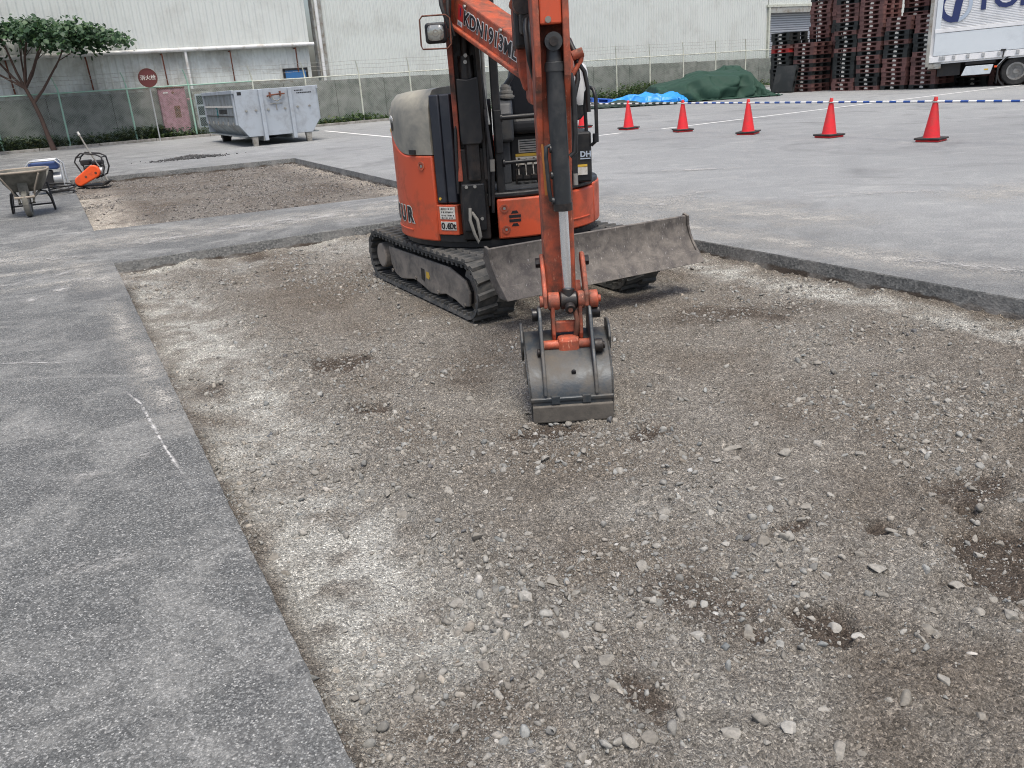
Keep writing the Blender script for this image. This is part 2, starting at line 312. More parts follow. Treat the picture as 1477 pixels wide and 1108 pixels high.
# ------------------------------------------------------------------ mesh building
def V(*a): return Vector(a)
class MB:
    def __init__(s): s.v = []; s.f = []; s.m = []; s.cur = 0
    def add(s, vs, fs):
        o = len(s.v); s.v += [tuple(v) for v in vs]
        for f in fs: s.f.append(tuple(i + o for i in f)); s.m.append(s.cur)
        return s
    def box(s, c, d, X=None):
        x, y, z = d[0] / 2, d[1] / 2, d[2] / 2
        pts = [V(i * x, j * y, k * z) for k in (-1, 1) for j in (-1, 1) for i in (-1, 1)]
        if X is not None: pts = [X @ p for p in pts]
        c = Vector(c)
        return s.add([p + c for p in pts], [(0, 2, 3, 1), (4, 5, 7, 6), (0, 1, 5, 4), (2, 6, 7, 3), (0, 4, 6, 2), (1, 3, 7, 5)])
    def bx(s, x0, x1, y0, y1, z0, z1):
        return s.box(((x0 + x1) / 2, (y0 + y1) / 2, (z0 + z1) / 2), (abs(x1 - x0), abs(y1 - y0), abs(z1 - z0)))
    def beam(s, p0, p1, w, h, up=(0, 0, 1)):
        p0, p1 = Vector(p0), Vector(p1); d = (p1 - p0); l = d.length; d.normalize()
        up = Vector(up); sd_ = d.cross(up)
        if sd_.length < 1e-4: sd_ = d.cross(V(0, 1, 0))
        sd_.normalize(); u = sd_.cross(d)
        X = Matrix((d, sd_, u)).transposed()
        return s.box((p0 + p1) / 2, (l, w, h), X)
    def cyl(s, p0, p1, r0, r1=None, n=16):
        r1 = r0 if r1 is None else r1
        p0, p1 = Vector(p0), Vector(p1); d = (p1 - p0).normalized()
        a = d.cross(V(0, 0, 1));
        if a.length < 1e-4: a = d.cross(V(0, 1, 0))
        a.normalize(); b = d.cross(a)
        vs = []
        for p, r in ((p0, r0), (p1, r1)):
            for i in range(n):
                t = 2 * math.pi * i / n; vs.append(p + a * (r * math.cos(t)) + b * (r * math.sin(t)))
        fs = [(i, (i + 1) % n, n + (i + 1) % n, n + i) for i in range(n)]
        fs += [tuple(range(n))[::-1], tuple(range(n, 2 * n))]
        return s.add(vs, fs)
    def ring(s, c, axis, r_out, r_in, w, n=28):
        c = Vector(c); d = Vector(axis).normalized(); a = d.cross(V(0, 0, 1))
        if a.length < 1e-4: a = V(1, 0, 0)
        a.normalize(); b = d.cross(a); vs = []
        for r, h in ((r_out, -w / 2), (r_out, w / 2), (r_in, w / 2), (r_in, -w / 2)):
            for i in range(n):
                t = 2 * math.pi * i / n; vs.append(c + d * h + a * (r * math.cos(t)) + b * (r * math.sin(t)))
        fs = []
        for k in range(4):
            for i in range(n):
                j = (i + 1) % n; fs.append((k * n + i, k * n + j, ((k + 1) % 4) * n + j, ((k + 1) % 4) * n + i))
        return s.add(vs, fs)
    def tube(s, pts, r, n=8, closed=False):
        pts = [Vector(p) for p in pts]; N = len(pts); vs = []
        a = None
        rs = r if isinstance(r, (list, tuple)) else [r] * N
        for i, p in enumerate(pts):
            q0 = pts[i - 1] if (i > 0 or closed) else pts[i]; q1 = pts[(i + 1) % N] if (i < N - 1 or closed) else pts[i]
            d = (q1 - q0).normalized()
            if a is None:
                a = d.cross(V(0, 0, 1))
                if a.length < 1e-3: a = d.cross(V(0, 1, 0))
            a = (a - d * a.dot(d)).normalized(); b = d.cross(a)
            for k in range(n):
                t = 2 * math.pi * k / n; vs.append(p + (a * math.cos(t) + b * math.sin(t)) * rs[i])
        fs = []
        for i in range(N if closed else N - 1):
            i2 = (i + 1) % N
            for k in range(n):
                k2 = (k + 1) % n; fs.append((i * n + k, i * n + k2, i2 * n + k2, i2 * n + k))
        if not closed: fs += [tuple(range(n))[::-1], tuple(range((N - 1) * n, N * n))]
        return s.add(vs, fs)
    def prism(s, poly, O, ux, uy, depth):
        O, ux, uy, dp = Vector(O), Vector(ux), Vector(uy), Vector(depth); n = len(poly)
        vs = [O + ux * p[0] + uy * p[1] for p in poly]; vs += [v + dp for v in vs]
        fs = [(i, (i + 1) % n, n + (i + 1) % n, n + i) for i in range(n)]
        fs += [tuple(range(n))[::-1], tuple(range(n, 2 * n))]
        return s.add(vs, fs)
    def sweep(s, rows, closed=False):
        n = len(rows[0]); vs = [p for r in rows for p in r]; fs = []
        for i in range(len(rows) - 1):
            for k in range(n if closed else n - 1):
                k2 = (k + 1) % n; fs.append((i * n + k, i * n + k2, (i + 1) * n + k2, (i + 1) * n + k))
        if closed: fs += [tuple(range(n))[::-1], tuple(range((len(rows) - 1) * n, len(rows) * n))]
        return s.add(vs, fs)
    def sector(s, C, r0, r1, a0, a1, z0, z1, n=20):
        # angle 0 looks to -Y (the front), positive to +X; z0, z1 numbers or functions of the angle
        rows = []
        for i in range(n + 1):
            a = a0 + (a1 - a0) * i / n; t = R_(a); u = V(math.sin(t), -math.cos(t), 0)
            za = z0(a) if callable(z0) else z0; zb = z1(a) if callable(z1) else z1
            c = Vector(C)
            rows.append([c + u * r0 + V(0, 0, za), c + u * r1 + V(0, 0, za), c + u * r1 + V(0, 0, zb), c + u * r0 + V(0, 0, zb)])
        return s.sweep(rows, True)
    def mesh(s, name, mats, smooth=None, shift=None):
        me = bpy.data.meshes.new(name)
        vs = s.v if shift is None else [(v[0] - shift[0], v[1] - shift[1], v[2] - shift[2]) for v in s.v]
        me.from_pydata(vs, [], s.f)
        for m in (mats if isinstance(mats, (list, tuple)) else [mats]): me.materials.append(m)
        me.polygons.foreach_set('material_index', s.m)
        bm = bmesh.new(); bm.from_mesh(me); bmesh.ops.recalc_face_normals(bm, faces=bm.faces)
        if smooth is not None:
            lim = R_(smooth)
            for f in bm.faces: f.smooth = True
            for e in bm.edges:
                e.smooth = (len(e.link_faces) == 2 and e.calc_face_angle(9) < lim)
        bm.to_mesh(me); bm.free()
        return me
    def obj(s, name, mats, parent=None, smooth=None, bevel=0.0, seg=2, shift='auto'):
        if shift == 'auto':
            shift = None
            if parent is not None:
                shift = Vector(parent.get('_o', (0, 0, 0)))
        me = s.mesh(name, mats, smooth, shift)
        o = bpy.data.objects.new(name, me); COL.objects.link(o)
        if parent is not None: o.parent = parent
        if bevel: add_bevel(o, bevel, seg)
        return o
def add_bevel(o, w, seg=2):
    b = o.modifiers.new('Bevel', 'BEVEL'); b.width = w; b.segments = seg; b.limit_method = 'ANGLE'; b.angle_limit = R_(38)
ORIGINS = {}
def thing(name, loc, label, cat, group=None, rotz=0.0, wcoords=False):
    o = bpy.data.objects.new(name, None); COL.objects.link(o); o.location = loc; o.rotation_euler = (0, 0, rotz)
    o.empty_display_size = .2
    o['label'] = label; o['category'] = cat
    if group: o['group'] = group
    return o
class W:
    """builds parts given in world coordinates under an unrotated thing"""
    def __init__(s, root): s.root = root; s.sh = Vector(root.location)
    def part(s, name, mb, mats, smooth=None, bevel=0.0, parent=None, seg=2):
        o = mb.obj(name, mats, None, smooth, bevel, seg, shift=s.sh); o.parent = parent or s.root; return o
def tag(o, label=None, cat=None, group=None, kind=None):
    if label: o['label'] = label
    if cat: o['category'] = cat
    if group: o['group'] = group
    if kind: o['kind'] = kind
    return o
def copy_tree(o, parent=None):
    c = o.copy(); COL.objects.link(c); c.parent = parent
    for ch in list(o.children): copy_tree(ch, c)
    return c
def text_mesh(txt, size, off=0.0, bold=0.0, extrude=.0005, align='LEFT', shear=0.0, spacing=1.0):
    cu = bpy.data.curves.new('lettering', 'FONT'); cu.body = txt; cu.size = size; cu.offset = off + bold; cu.extrude = extrude
    cu.align_x = align; cu.shear = shear; cu.space_character = spacing; cu.resolution_u = 3
    o = bpy.data.objects.new('lettering', cu); COL.objects.link(o)
    dg = bpy.context.evaluated_depsgraph_get()
    me = bpy.data.meshes.new_from_object(o.evaluated_get(dg))
    bpy.data.objects.remove(o); bpy.data.curves.remove(cu)
    return me
def text_obj(name, txt, size, mat, parent, O, ux, uy, off=0.0, lift=.001, align='LEFT', sx=1.0, spacing=1.0, sh=None, shear=0.0, bold=0.0):
    me = text_mesh(txt, size, off, bold, align=align, spacing=spacing, shear=shear)
    ux, uy = Vector(ux).normalized(), Vector(uy).normalized(); n = ux.cross(uy)
    O = Vector(O) + n * lift
    if sh is not None: O = O - Vector(sh)
    X = Matrix((ux * sx, uy, n)).transposed().to_4x4(); X.translation = O
    me.transform(X); me.materials.clear(); me.materials.append(mat)
    o = bpy.data.objects.new(name, me); COL.objects.link(o); o.parent = parent
    return o
def raw_mesh(name, verts, faces, mats, smooth=False, attrs=None):
    me = bpy.data.meshes.new(name)
    verts = np.asarray(verts, np.float32); faces = np.asarray(faces, np.int32); k = faces.shape[1]
    me.vertices.add(len(verts)); me.vertices.foreach_set('co', verts.ravel())
    me.loops.add(faces.size); me.loops.foreach_set('vertex_index', faces.ravel())
    me.polygons.add(len(faces)); me.polygons.foreach_set('loop_start', np.arange(0, faces.size, k, dtype=np.int32))
    if smooth: me.polygons.foreach_set('use_smooth', np.ones(len(faces), bool))
    me.update(calc_edges=True)
    for m in (mats if isinstance(mats, (list, tuple)) else [mats]): me.materials.append(m)
    for nm, arr in (attrs or {}).items():
        arr = np.asarray(arr, np.float32)
        if arr.ndim == 2:
            a = me.attributes.new(nm, 'FLOAT_COLOR', 'POINT'); a.data.foreach_set('color', np.hstack([arr, np.ones((len(arr), 1), np.float32)]).ravel())
        else:
            a = me.attributes.new(nm, 'FLOAT', 'POINT'); a.data.foreach_set('value', arr)
    return me
def link_mesh(name, me, parent=None):
    o = bpy.data.objects.new(name, me); COL.objects.link(o); o.parent = parent; return o
def rand_rot(n, rng):
    q = rng.normal(size=(n, 4)); q /= np.linalg.norm(q, axis=1)[:, None]
    w, x, y, z = q.T
    return np.stack([1 - 2 * (y * y + z * z), 2 * (x * y - z * w), 2 * (x * z + y * w), 2 * (x * y + z * w), 1 - 2 * (x * x + z * z), 2 * (y * z - x * w), 2 * (x * z - y * w), 2 * (y * z + x * w), 1 - 2 * (x * x + y * y)], 1).reshape(n, 3, 3)
def scatter(bv, bf, mats, pos):
    """copies of a base shape: mats (N,3,3), pos (N,3)"""
    n = len(pos); bv = np.asarray(bv, np.float32); bf = np.asarray(bf, np.int32)
    v = np.einsum('nij,kj->nki', mats, bv) + pos[:, None, :]
    f = bf[None] + (np.arange(n) * len(bv))[:, None, None]
    return v.reshape(-1, 3), f.reshape(-1, bf.shape[1])
_T = np.random.default_rng(5).random((8, 256, 256)).astype(np.float32)
def vnoise(x, y, s, k=0):
    x = x * s + 17.3 * k; y = y * s + 9.1 * k; t = _T[k % 8]
    xi = np.floor(x).astype(int); yi = np.floor(y).astype(int); fx = x - xi; fy = y - yi
    fx = fx * fx * (3 - 2 * fx); fy = fy * fy * (3 - 2 * fy)
    a = t[xi & 255, yi & 255]; b = t[(xi + 1) & 255, yi & 255]; c = t[xi & 255, (yi + 1) & 255]; d = t[(xi + 1) & 255, (yi + 1) & 255]
    return (a * (1 - fx) + b * fx) * (1 - fy) + (c * (1 - fx) + d * fx) * fy - .5
def fbm(x, y, s, k=0, o=4):
    r = 0; a = 1.0
    for i in range(o): r = r + a * vnoise(x, y, s * 2 ** i, k + i); a *= .5
    return r
def sstep(a, b, x):
    t = np.clip((x - a) / (b - a), 0, 1); return t * t * (3 - 2 * t)

# ------------------------------------------------------------------ ground
PIT = [(0.90, -1.10), (6.04, -0.44), (0.04, 10.236), (-3.77, 8.06)]      # front left, front right, back right, back left
PIT2 = [(-5.01, 10.38), (-0.867, 12.08), (-4.68, 20.05), (-9.01, 18.15)]
def edge_pts(quad, step, jit, seed):
    r = random.Random(seed); out = []
    for i in range(4):
        a = Vector(quad[i]).to_3d(); b = Vector(quad[(i + 1) % 4]).to_3d(); d = b - a; n = max(2, int(d.length / step))
        t = V(-d.y, d.x, 0).normalized(); w = 0
        for k in range(n):
            w = .35 * w + r.uniform(-jit, jit)
            out.append(a + d * (k / n) + (t * w if k else V(0, 0, 0)))
    return out
def build_ground():
    h1 = edge_pts(PIT, .035, .0016, 1); h2 = edge_pts(PIT2, .08, .004, 2)
    outer = [V(-260, -60, 0), V(260, -60, 0), V(260, 420, 0), V(-260, 420, 0)]
    polys = [outer, h1[::-1], h2[::-1]]
    tris = geometry.tessellate_polygon(polys)
    flat = [p for q in polys for p in q]
    me = bpy.data.meshes.new('asphalt_ground'); me.from_pydata([tuple(p) for p in flat], [], [tuple(t) for t in tris])
    bm = bmesh.new(); bm.from_mesh(me)
    bmesh.ops.recalc_face_normals(bm, faces=bm.faces)
    if sum(f.normal.z * f.calc_area() for f in bm.faces) < 0: bmesh.ops.reverse_faces(bm, faces=bm.faces)
    bm.to_mesh(me); bm.free(); me.materials.append(M['asphalt'])
    tag(link_mesh('asphalt_ground', me), kind='structure')
    for q, seed, nm in ((h1, 3, 'pit_edge'), (h2, 4, 'pit_edge')):
        r = random.Random(seed); n = len(q); rows = []
        cx = sum((p.x for p in q)) / n; cy = sum((p.y for p in q)) / n
        levels = [(0, 0), (-.008, .002), (-.05, .004), (-.09, .006), (-.13, .014), (-.2, .04)]
        for z, inn in levels:
            row = []
            for i, p in enumerate(q):
                d = V(cx - p.x, cy - p.y, 0).normalized()
                # inward normal of the nearest edge
                t = (q[(i + 2) % n] - q[i - 2]); nn = V(-t.y, t.x, 0).normalized()
                if nn.dot(d) < 0: nn = -nn
                row.append(p + nn * (inn + (r.uniform(-.002, .003) if z < 0 else 0)) + V(0, 0, z))
            row.append(row[0].copy()); rows.append(row)
        mb = MB(); mb.sweep(rows)
        tag(mb.obj(nm, M['cut']), kind='structure')
build_ground()

def pit_frame(quad):
    return [np.array(p) for p in quad]
def pit_xy(quad, u, v):
    a, b, c, d = pit_frame(quad)
    u = u[..., None]; v = v[..., None]
    return (a * (1 - u) + b * u) * (1 - v) + (d * (1 - u) + c * u) * v
LD = np.array([-3.77 - .90, 8.06 + 1.10]); LD /= np.linalg.norm(LD)
LN = np.array([LD[1], -LD[0]])
RD = np.array([.04 - 6.04, 10.236 + .44]); RD /= np.linalg.norm(RD); RN = np.array([-RD[1], RD[0]])
BD = np.array([.04 + 3.77, 10.236 - 8.06]); BD /= np.linalg.norm(BD); BN = np.array([BD[1], -BD[0]])
DENTS = [(-.74, 4.03, .16, .11, .030), (.87, 2.03, .085, .12, .028), (.66, 2.02, .055, .07, .018), (1.66, 2.22, .36, .44, .030), (.29, 1.77, .07, .12, .014),
         (-1.0, 4.87, .26, .18, .018), (.62, 3.48, .14, .09, .016), (1.72, 2.8, .2, .14, .018), (.15, 3.62, .22, .10, .012), (1.25, 2.55, .09, .05, .014), (.95, 2.58, .10, .05, .014), (.33, 4.1, .2, .12, .012)]
def dirt1(x, y):
    dl = (x - .90) * LN[0] + (y + 1.10) * LN[1]
    dr = (x - 6.04) * RN[0] + (y + .44) * RN[1]
    db = (x + 3.77) * BN[0] + (y - 8.06) * BN[1]
    wob = vnoise(x, y, .9, 2) * .35 + vnoise(x, y, 3.1, 3) * .12
    ridge = np.exp(-((dl - .66 - wob * .6) / .13) ** 2)
    low = 1 - sstep(.35, .75, dl - wob * .6)
    z = -.128 + ridge * .036 - low * .012
    z += fbm(x, y, .8, 1, 2) * .030 + fbm(x, y, 3.2, 2, 3) * .026 + fbm(x, y, 11, 3, 3) * .014 * (.5 + ridge)
    clod = np.maximum(0, vnoise(x, y, 21, 4) - .10) * (.02 + .022 * ridge) + np.maximum(0, vnoise(x, y, 47, 5) - .12) * .020 + vnoise(x, y, 95, 6) * .0060
    z += clod * 1.6 * (1 - .55 * low)
    dk = np.zeros_like(x)
    for cx, cy, rx, ry, dep in DENTS:
        ca, sa = math.cos(.45), math.sin(.45)
        X = ((x - cx) * ca + (y - cy) * sa) / rx; Y = (-(x - cx) * sa + (y - cy) * ca) / ry
        rr = np.sqrt(X * X + Y * Y) + vnoise(x, y, 9, 1) * .6 + vnoise(x, y, 24, 2) * .4
        g = 1 - sstep(.55, 1.05, rr)
        z -= g * dep; z += np.exp(-((rr - 1.15) / .22) ** 2) * dep * .35
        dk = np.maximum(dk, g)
    z -= .030 * np.exp(-(((x - .29) / .34) ** 4 + ((y - 3.70) / .20) ** 4))
    # rim slopes up to the cut faces
    for dd in (dl, dr, db): z += np.exp(-(np.maximum(dd, 0) / .06)) * (.026 + .03 * vnoise(x, y, 2.3, 6) + .02 * vnoise(x, y, 8, 7))
    # compaction under the machine
    f = (x - 0) * .465 + (y - 6.78) * -.885; l = x * .885 + (y - 6.78) * .465
    trk = (1 - sstep(.17, .26, np.abs(np.abs(l) - .62))) * (1 - sstep(.9, 1.25, np.abs(f)))
    z = z * (1 - trk) + (-.145) * trk
    return z, dl, dr, db, ridge, low, dk
def dirt1_col(x, y, dl, dr, db, ridge, low, dk):
    n1 = fbm(x, y, .7, 3, 4); n2 = fbm(x, y, 2.6, 5, 4); n3 = fbm(x, y, 9, 6, 3)
    brown = np.array([.186, .163, .135]); grey = np.array([.262, .245, .216]); pale = np.array([.46, .455, .415]); dark = np.array([.074, .056, .043])
    c = brown + (grey - brown) * np.clip(.42 + n2 * .8 + n1 * .7, 0, 1)[..., None]
    c = c + (grey * .92 - c) * np.clip(ridge * 1.2, 0, .7)[..., None]
    p = low * np.clip(.78 + n2 * 1.1, 0, 1)
    p = np.maximum(p, (np.exp(-((dr - .27) / .20) ** 4)) * np.clip(.95 + n2 * .9, 0, 1))
    p = np.maximum(p, (1 - sstep(.2, 1.5, db)) * np.clip(.45 + n2 * 1.4 + n1, 0, 1) * .65)
    near = (1 - sstep(1.3, 2.1, np.hypot(x - .2, (y - 1.4) * 1.1))) * .32
    p = np.maximum(p, near * np.clip(.5 + n2, 0, 1))
    p = p * np.clip(.75 + n3 * 1.3, 0.15, 1) * sstep(.01, .12, dl + .05 * n3) * sstep(0, .1, dr)
    c = c + (pale - c) * np.clip(p, 0, 1)[..., None]
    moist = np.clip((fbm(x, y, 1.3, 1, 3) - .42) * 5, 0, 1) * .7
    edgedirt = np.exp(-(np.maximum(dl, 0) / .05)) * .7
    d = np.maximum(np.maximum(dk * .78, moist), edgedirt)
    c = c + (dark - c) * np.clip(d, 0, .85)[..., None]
    return c
def build_pit1():
    vv = [0.0]
    L = 10.28
    while vv[-1] < 1.0:
        yy = -1.1 + vv[-1] * 9.4; dist = max(1.7, yy * 1.05 + .3)
        vv.append(vv[-1] + min(.035, max(.0055, .0032 * dist)) * (1.0 if yy > .9 else 6) / L)
    vv[-1] = 1.0
    u = np.linspace(0, 1, 560) ** 1.0; v = np.array(vv)
    U, Vv = np.meshgrid(u, v)
    P = pit_xy(PIT, U, Vv)
    # tuck the rim under the cut faces
    x, y = P[..., 0], P[..., 1]
    z, *r = dirt1(x, y)
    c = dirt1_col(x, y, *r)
    nv, nu = x.shape
    idx = np.arange(nv * nu).reshape(nv, nu)
    f = np.stack([idx[:-1, :-1], idx[:-1, 1:], idx[1:, 1:], idx[1:, :-1]], -1).reshape(-1, 4)
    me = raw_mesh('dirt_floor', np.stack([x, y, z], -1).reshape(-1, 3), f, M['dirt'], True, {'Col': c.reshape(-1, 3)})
    tag(link_mesh('dirt_floor', me), kind='structure')
build_pit1()
def dirt2(x, y):
    return -.135 + fbm(x, y, .6, 2, 3) * .035 + fbm(x, y, 3, 3, 3) * .035 + np.maximum(0, vnoise(x, y, 12, 5)) * .022 + np.maximum(0, vnoise(x, y, 24, 6) - .1) * .035
def build_pit2():
    u = np.linspace(0, 1, 190); v = np.linspace(0, 1, 320); U, Vv = np.meshgrid(u, v); P = pit_xy(PIT2, U, Vv)
    x, y = P[..., 0], P[..., 1]; z = dirt2(x, y)
    n2 = fbm(x, y, 1.2, 2, 4); n3 = fbm(x, y, 5, 4, 3)
    brown = np.array([.155, .134, .113]); grey = np.array([.22, .203, .18]); pale = np.array([.46, .42, .36])
    c = brown + (grey - brown) * np.clip(.45 + n2 + n3 * .8, 0, 1)[..., None]
    p = (1 - sstep(.08, .2, U + n3 * .06)) * np.clip(.7 + n3, 0, 1) * (1 - sstep(.55, .95, Vv))
    p = np.maximum(p, sstep(.86, .97, U) * .5)
    c = c + (pale - c) * np.clip(p, 0, 1)[..., None]
    nv, nu = x.shape; idx = np.arange(nv * nu).reshape(nv, nu)
    f = np.stack([idx[:-1, :-1], idx[:-1, 1:], idx[1:, 1:], idx[1:, :-1]], -1).reshape(-1, 4)
    me = raw_mesh('dirt_floor', np.stack([x, y, z], -1).reshape(-1, 3), f, M['dirt'], True, {'Col': c.reshape(-1, 3)})
    tag(link_mesh('dirt_floor', me), kind='structure')
build_pit2()

# ------------------------------------------------------------------ stones
def ico(sub, seed, jit, flat=.75):
    bm = bmesh.new(); bmesh.ops.create_icosphere(bm, subdivisions=sub, radius=1.0)
    r = random.Random(seed); sc = V(r.uniform(.8, 1.25), r.uniform(.7, 1.0), r.uniform(flat - .15, flat + .15))
    # a few chopping planes make it angular
    planes = []
    for _ in range(10):
        n = V(r.gauss(0, 1), r.gauss(0, 1), r.gauss(0, 1)).normalized(); planes.append((n, r.uniform(.40, .66)))
    for v in bm.verts:
        for n, d in planes:
            e = v.co.dot(n) - d
            if e > 0: v.co -= n * e
        v.co *= 1 + r.uniform(-jit, jit); v.co = V(v.co.x * sc.x, v.co.y * sc.y, v.co.z * sc.z)
    bm.verts.ensure_lookup_table()
    mx = max(v.co.length for v in bm.verts)
    for v in bm.verts: v.co /= mx * .95
    vs = np.array([v.co[:] for v in bm.verts], np.float32); fs = np.array([[v.index for v in f.verts] for f in bm.faces], np.int32)
    bm.free(); return vs, fs
def build_gravel():
    rng = np.random.default_rng(21)
    N = 620000
    u = rng.random(N); v = rng.random(N); P = pit_xy(PIT, u, v); x, y = P[:, 0], P[:, 1]
    s = .0028 * (1 - rng.random(N)) ** (-1 / 1.75)          # power law radius
    s = np.minimum(s, .024)
    dist = np.sqrt(x * x + y * y + 1.45 ** 2)
    cl = fbm(x, y, 1.6, 4, 4); dl = (x - .90) * LN[0] + (y + 1.10) * LN[1]
    ridge = np.exp(-((dl - .66) / .2) ** 2)
    dens = np.clip(.24 + cl * 1.9 + ridge * .40 + .25 * np.exp(-((x - .4) ** 2 / 1.6 + (y - 2.6) ** 2 / 1.2)), .05, 1)
    keep = (s / dist > .0011) & (rng.random(N) < dens) & (y > 1.0) & (np.abs(x) < 1.0 * y + .6)
    keep &= ~((s > .0075) & (rng.random(N) < .42)); keep &= ~((s > .013) & (rng.random(N) < .40))
    x, y, s = x[keep], y[keep], s[keep]
    z = dirt1(x, y)[0]
    print('gravel', len(x))
    tv, tf, tc = [], [], []; off = 0
    order = rng.integers(0, 10, len(x))
    big = s > .0085
    for var in range(10):
        for isb in (False, True):
            sel = (order == var) & (big == isb)
            k = int(sel.sum())
            if not k: continue
            bv, bf = ico(2 if isb else 1, 100 + var, .05 if isb else .16)
            Rm = rand_rot(k, rng); th = rng.random(k) * 6.283
            Rz = np.zeros((k, 3, 3)); Rz[:, 0, 0] = np.cos(th); Rz[:, 0, 1] = -np.sin(th); Rz[:, 1, 0] = np.sin(th); Rz[:, 1, 1] = np.cos(th); Rz[:, 2, 2] = 1
            tilt = Rm * .25 + np.eye(3)[None] * .75
            mats = np.einsum('nij,njk->nik', tilt, Rz) * s[sel][:, None, None]
            pos = np.stack([x[sel], y[sel], z[sel] + s[sel] * rng.uniform(-.18, .30, k)], 1)
            vv, ff = scatter(bv, bf, mats, pos)
            tone = rng.random(k); warm = rng.normal(0, .03, k)
            base = np.where(tone[:, None] < .955, (.180 + .17 * tone)[:, None] * np.array([1.0, .97, .885]), np.array([.43, .415, .385]))
            base = np.where((tone > .98)[:, None], np.array([.13, .132, .135]), base)
            base = base * (1 + warm[:, None] * np.array([1.0, 0, -1]))
            tv.append(vv); tf.append(ff + off); off += len(vv); tc.append(np.repeat(base, len(bv), 0))
    me = raw_mesh('gravel', np.concatenate(tv), np.concatenate(tf), M['gravel'], False, {'Col': np.concatenate(tc)})
    tag(link_mesh('gravel', me), 'loose grey gravel and crumbs spread over the excavated dirt', 'gravel', kind='stuff')
build_gravel()
def build_gravel2():
    rng = np.random.default_rng(22); N = 26000
    u = rng.random(N); v = rng.random(N); P = pit_xy(PIT2, u, v); x, y = P[:, 0], P[:, 1]
    s = np.minimum(.008 * (1 - rng.random(N)) ** (-1 / 2.2), .03)
    keep = rng.random(N) < np.clip(.5 + fbm(x, y, 1.2, 3, 3) * 1.4 + sstep(.15, .3, u) * .4 - .3, .03, 1)
    x, y, s = x[keep], y[keep], s[keep]; z = dirt2(x, y); bv, bf = ico(1, 77, .2)
    mats = rand_rot(len(x), rng) * s[:, None, None]
    vv, ff = scatter(bv, bf, mats, np.stack([x, y, z + s * .2], 1))
    t = rng.random(len(x)); base = (.09 + .22 * t)[:, None] * np.array([1.0, .94, .87])
    me = raw_mesh('gravel', vv, ff, M['gravel'], False, {'Col': np.repeat(base, len(bv), 0)})
    tag(link_mesh('gravel', me), 'coarse brown rubble filling the far shallow pit behind the excavator', 'gravel', kind='stuff')
    # crumbs of asphalt swept on the tarmac
    n = 900; r = np.abs(rng.normal(0, 1, n)); th = rng.random(n) * 6.283
    x = -7.85 + np.cos(th) * r * .42; y = 22.3 + np.sin(th) * r * .22 + np.cos(th) * r * .17
    s = rng.uniform(.012, .04, n); z = np.maximum(0, .06 * np.exp(-r * r * .9)) + s * .3
    vv, ff = scatter(bv, bf, rand_rot(n, rng) * s[:, None, None], np.stack([x, y, z], 1))
    base = (.05 + .09 * rng.random(n))[:, None] * np.array([1.0, 1.0, 1.0])
    me = raw_mesh('asphalt_rubble', vv, ff, M['gravel'], False, {'Col': np.repeat(base, len(bv), 0)})
    tag(link_mesh('asphalt_rubble', me), 'low heap of broken dark asphalt in front of the grey waste skip', 'rubble', kind='stuff')
build_gravel2()
STONES = [(-0.42, 3.42), (-0.37, 3.31), (-0.27, 3.61), (-0.41, 3.27), (-0.32, 3.29), (-0.28, 3.02), (-0.16, 2.55), (-0.67, 4.24), (-0.69, 4.0), (-0.61, 3.96), (0.43, 3.14), (0.28, 2.88), (0.93, 3.26), (0.84, 3.15), (1.45, 3.14), (1.55, 3.06), (1.3, 3.25), (0.83, 2.51), (1.13, 3.18), (0.71, 2.33), (1.14, 2.29), (1.12, 2.38), (1.1, 2.16), (0.93, 3.17), (1.3, 2.52), (1.41, 2.01), (1.41, 2.11), (1.36, 2.21), (1.15, 1.99), (0.57, 1.67), (0.63, 1.63), (0.74, 1.7), (0.21, 1.91), (0.22, 1.59), (0.22, 1.81), (0.16, 1.75), (0.38, 2.06), (0.5, 2.03), (0.29, 2.49), (0.4, 2.41), (0.54, 2.75), (0.7, 2.71), (0.71, 3.24), (0.29, 3.31), (0.12, 3.27), (0.38, 4.58), (-0.53, 3.01), (-0.9, 2.62), (-1.2, 3.23), (-0.9, 3.62), (-0.73, 3.16), (-0.09, 2.14), (0.02, 1.87), (-0.34, 1.87), (-0.04, 2.94), (0.08, 3.88), (0.87, 3.73), (1.22, 4.28), (1.25, 4.11), (1.73, 3.85), (1.85, 3.88), (1.42, 3.77), (1.69, 3.12), (1.72, 2.8), (1.54, 2.71), (1.64, 2.47), (1.03, 2.96), (0.91, 2.89), (1.05, 2.7), (0.96, 2.28), (0.96, 1.71), (1.09, 1.77), (0.73, 1.57), (0.48, 1.63), (0.41, 1.88), (0.28, 1.59), (0.86, 2.18), (0.9, 2.03), (0.94, 1.96), (0.65, 2.04), (0.09, 2.32), (-0.0, 2.2), (-0.13, 1.95), (-0.22, 2.27), (-0.34, 2.62), (-0.46, 2.83), (-0.71, 3.43), (-0.22, 4.08), (-0.37, 4.26), (-0.55, 4.53)]
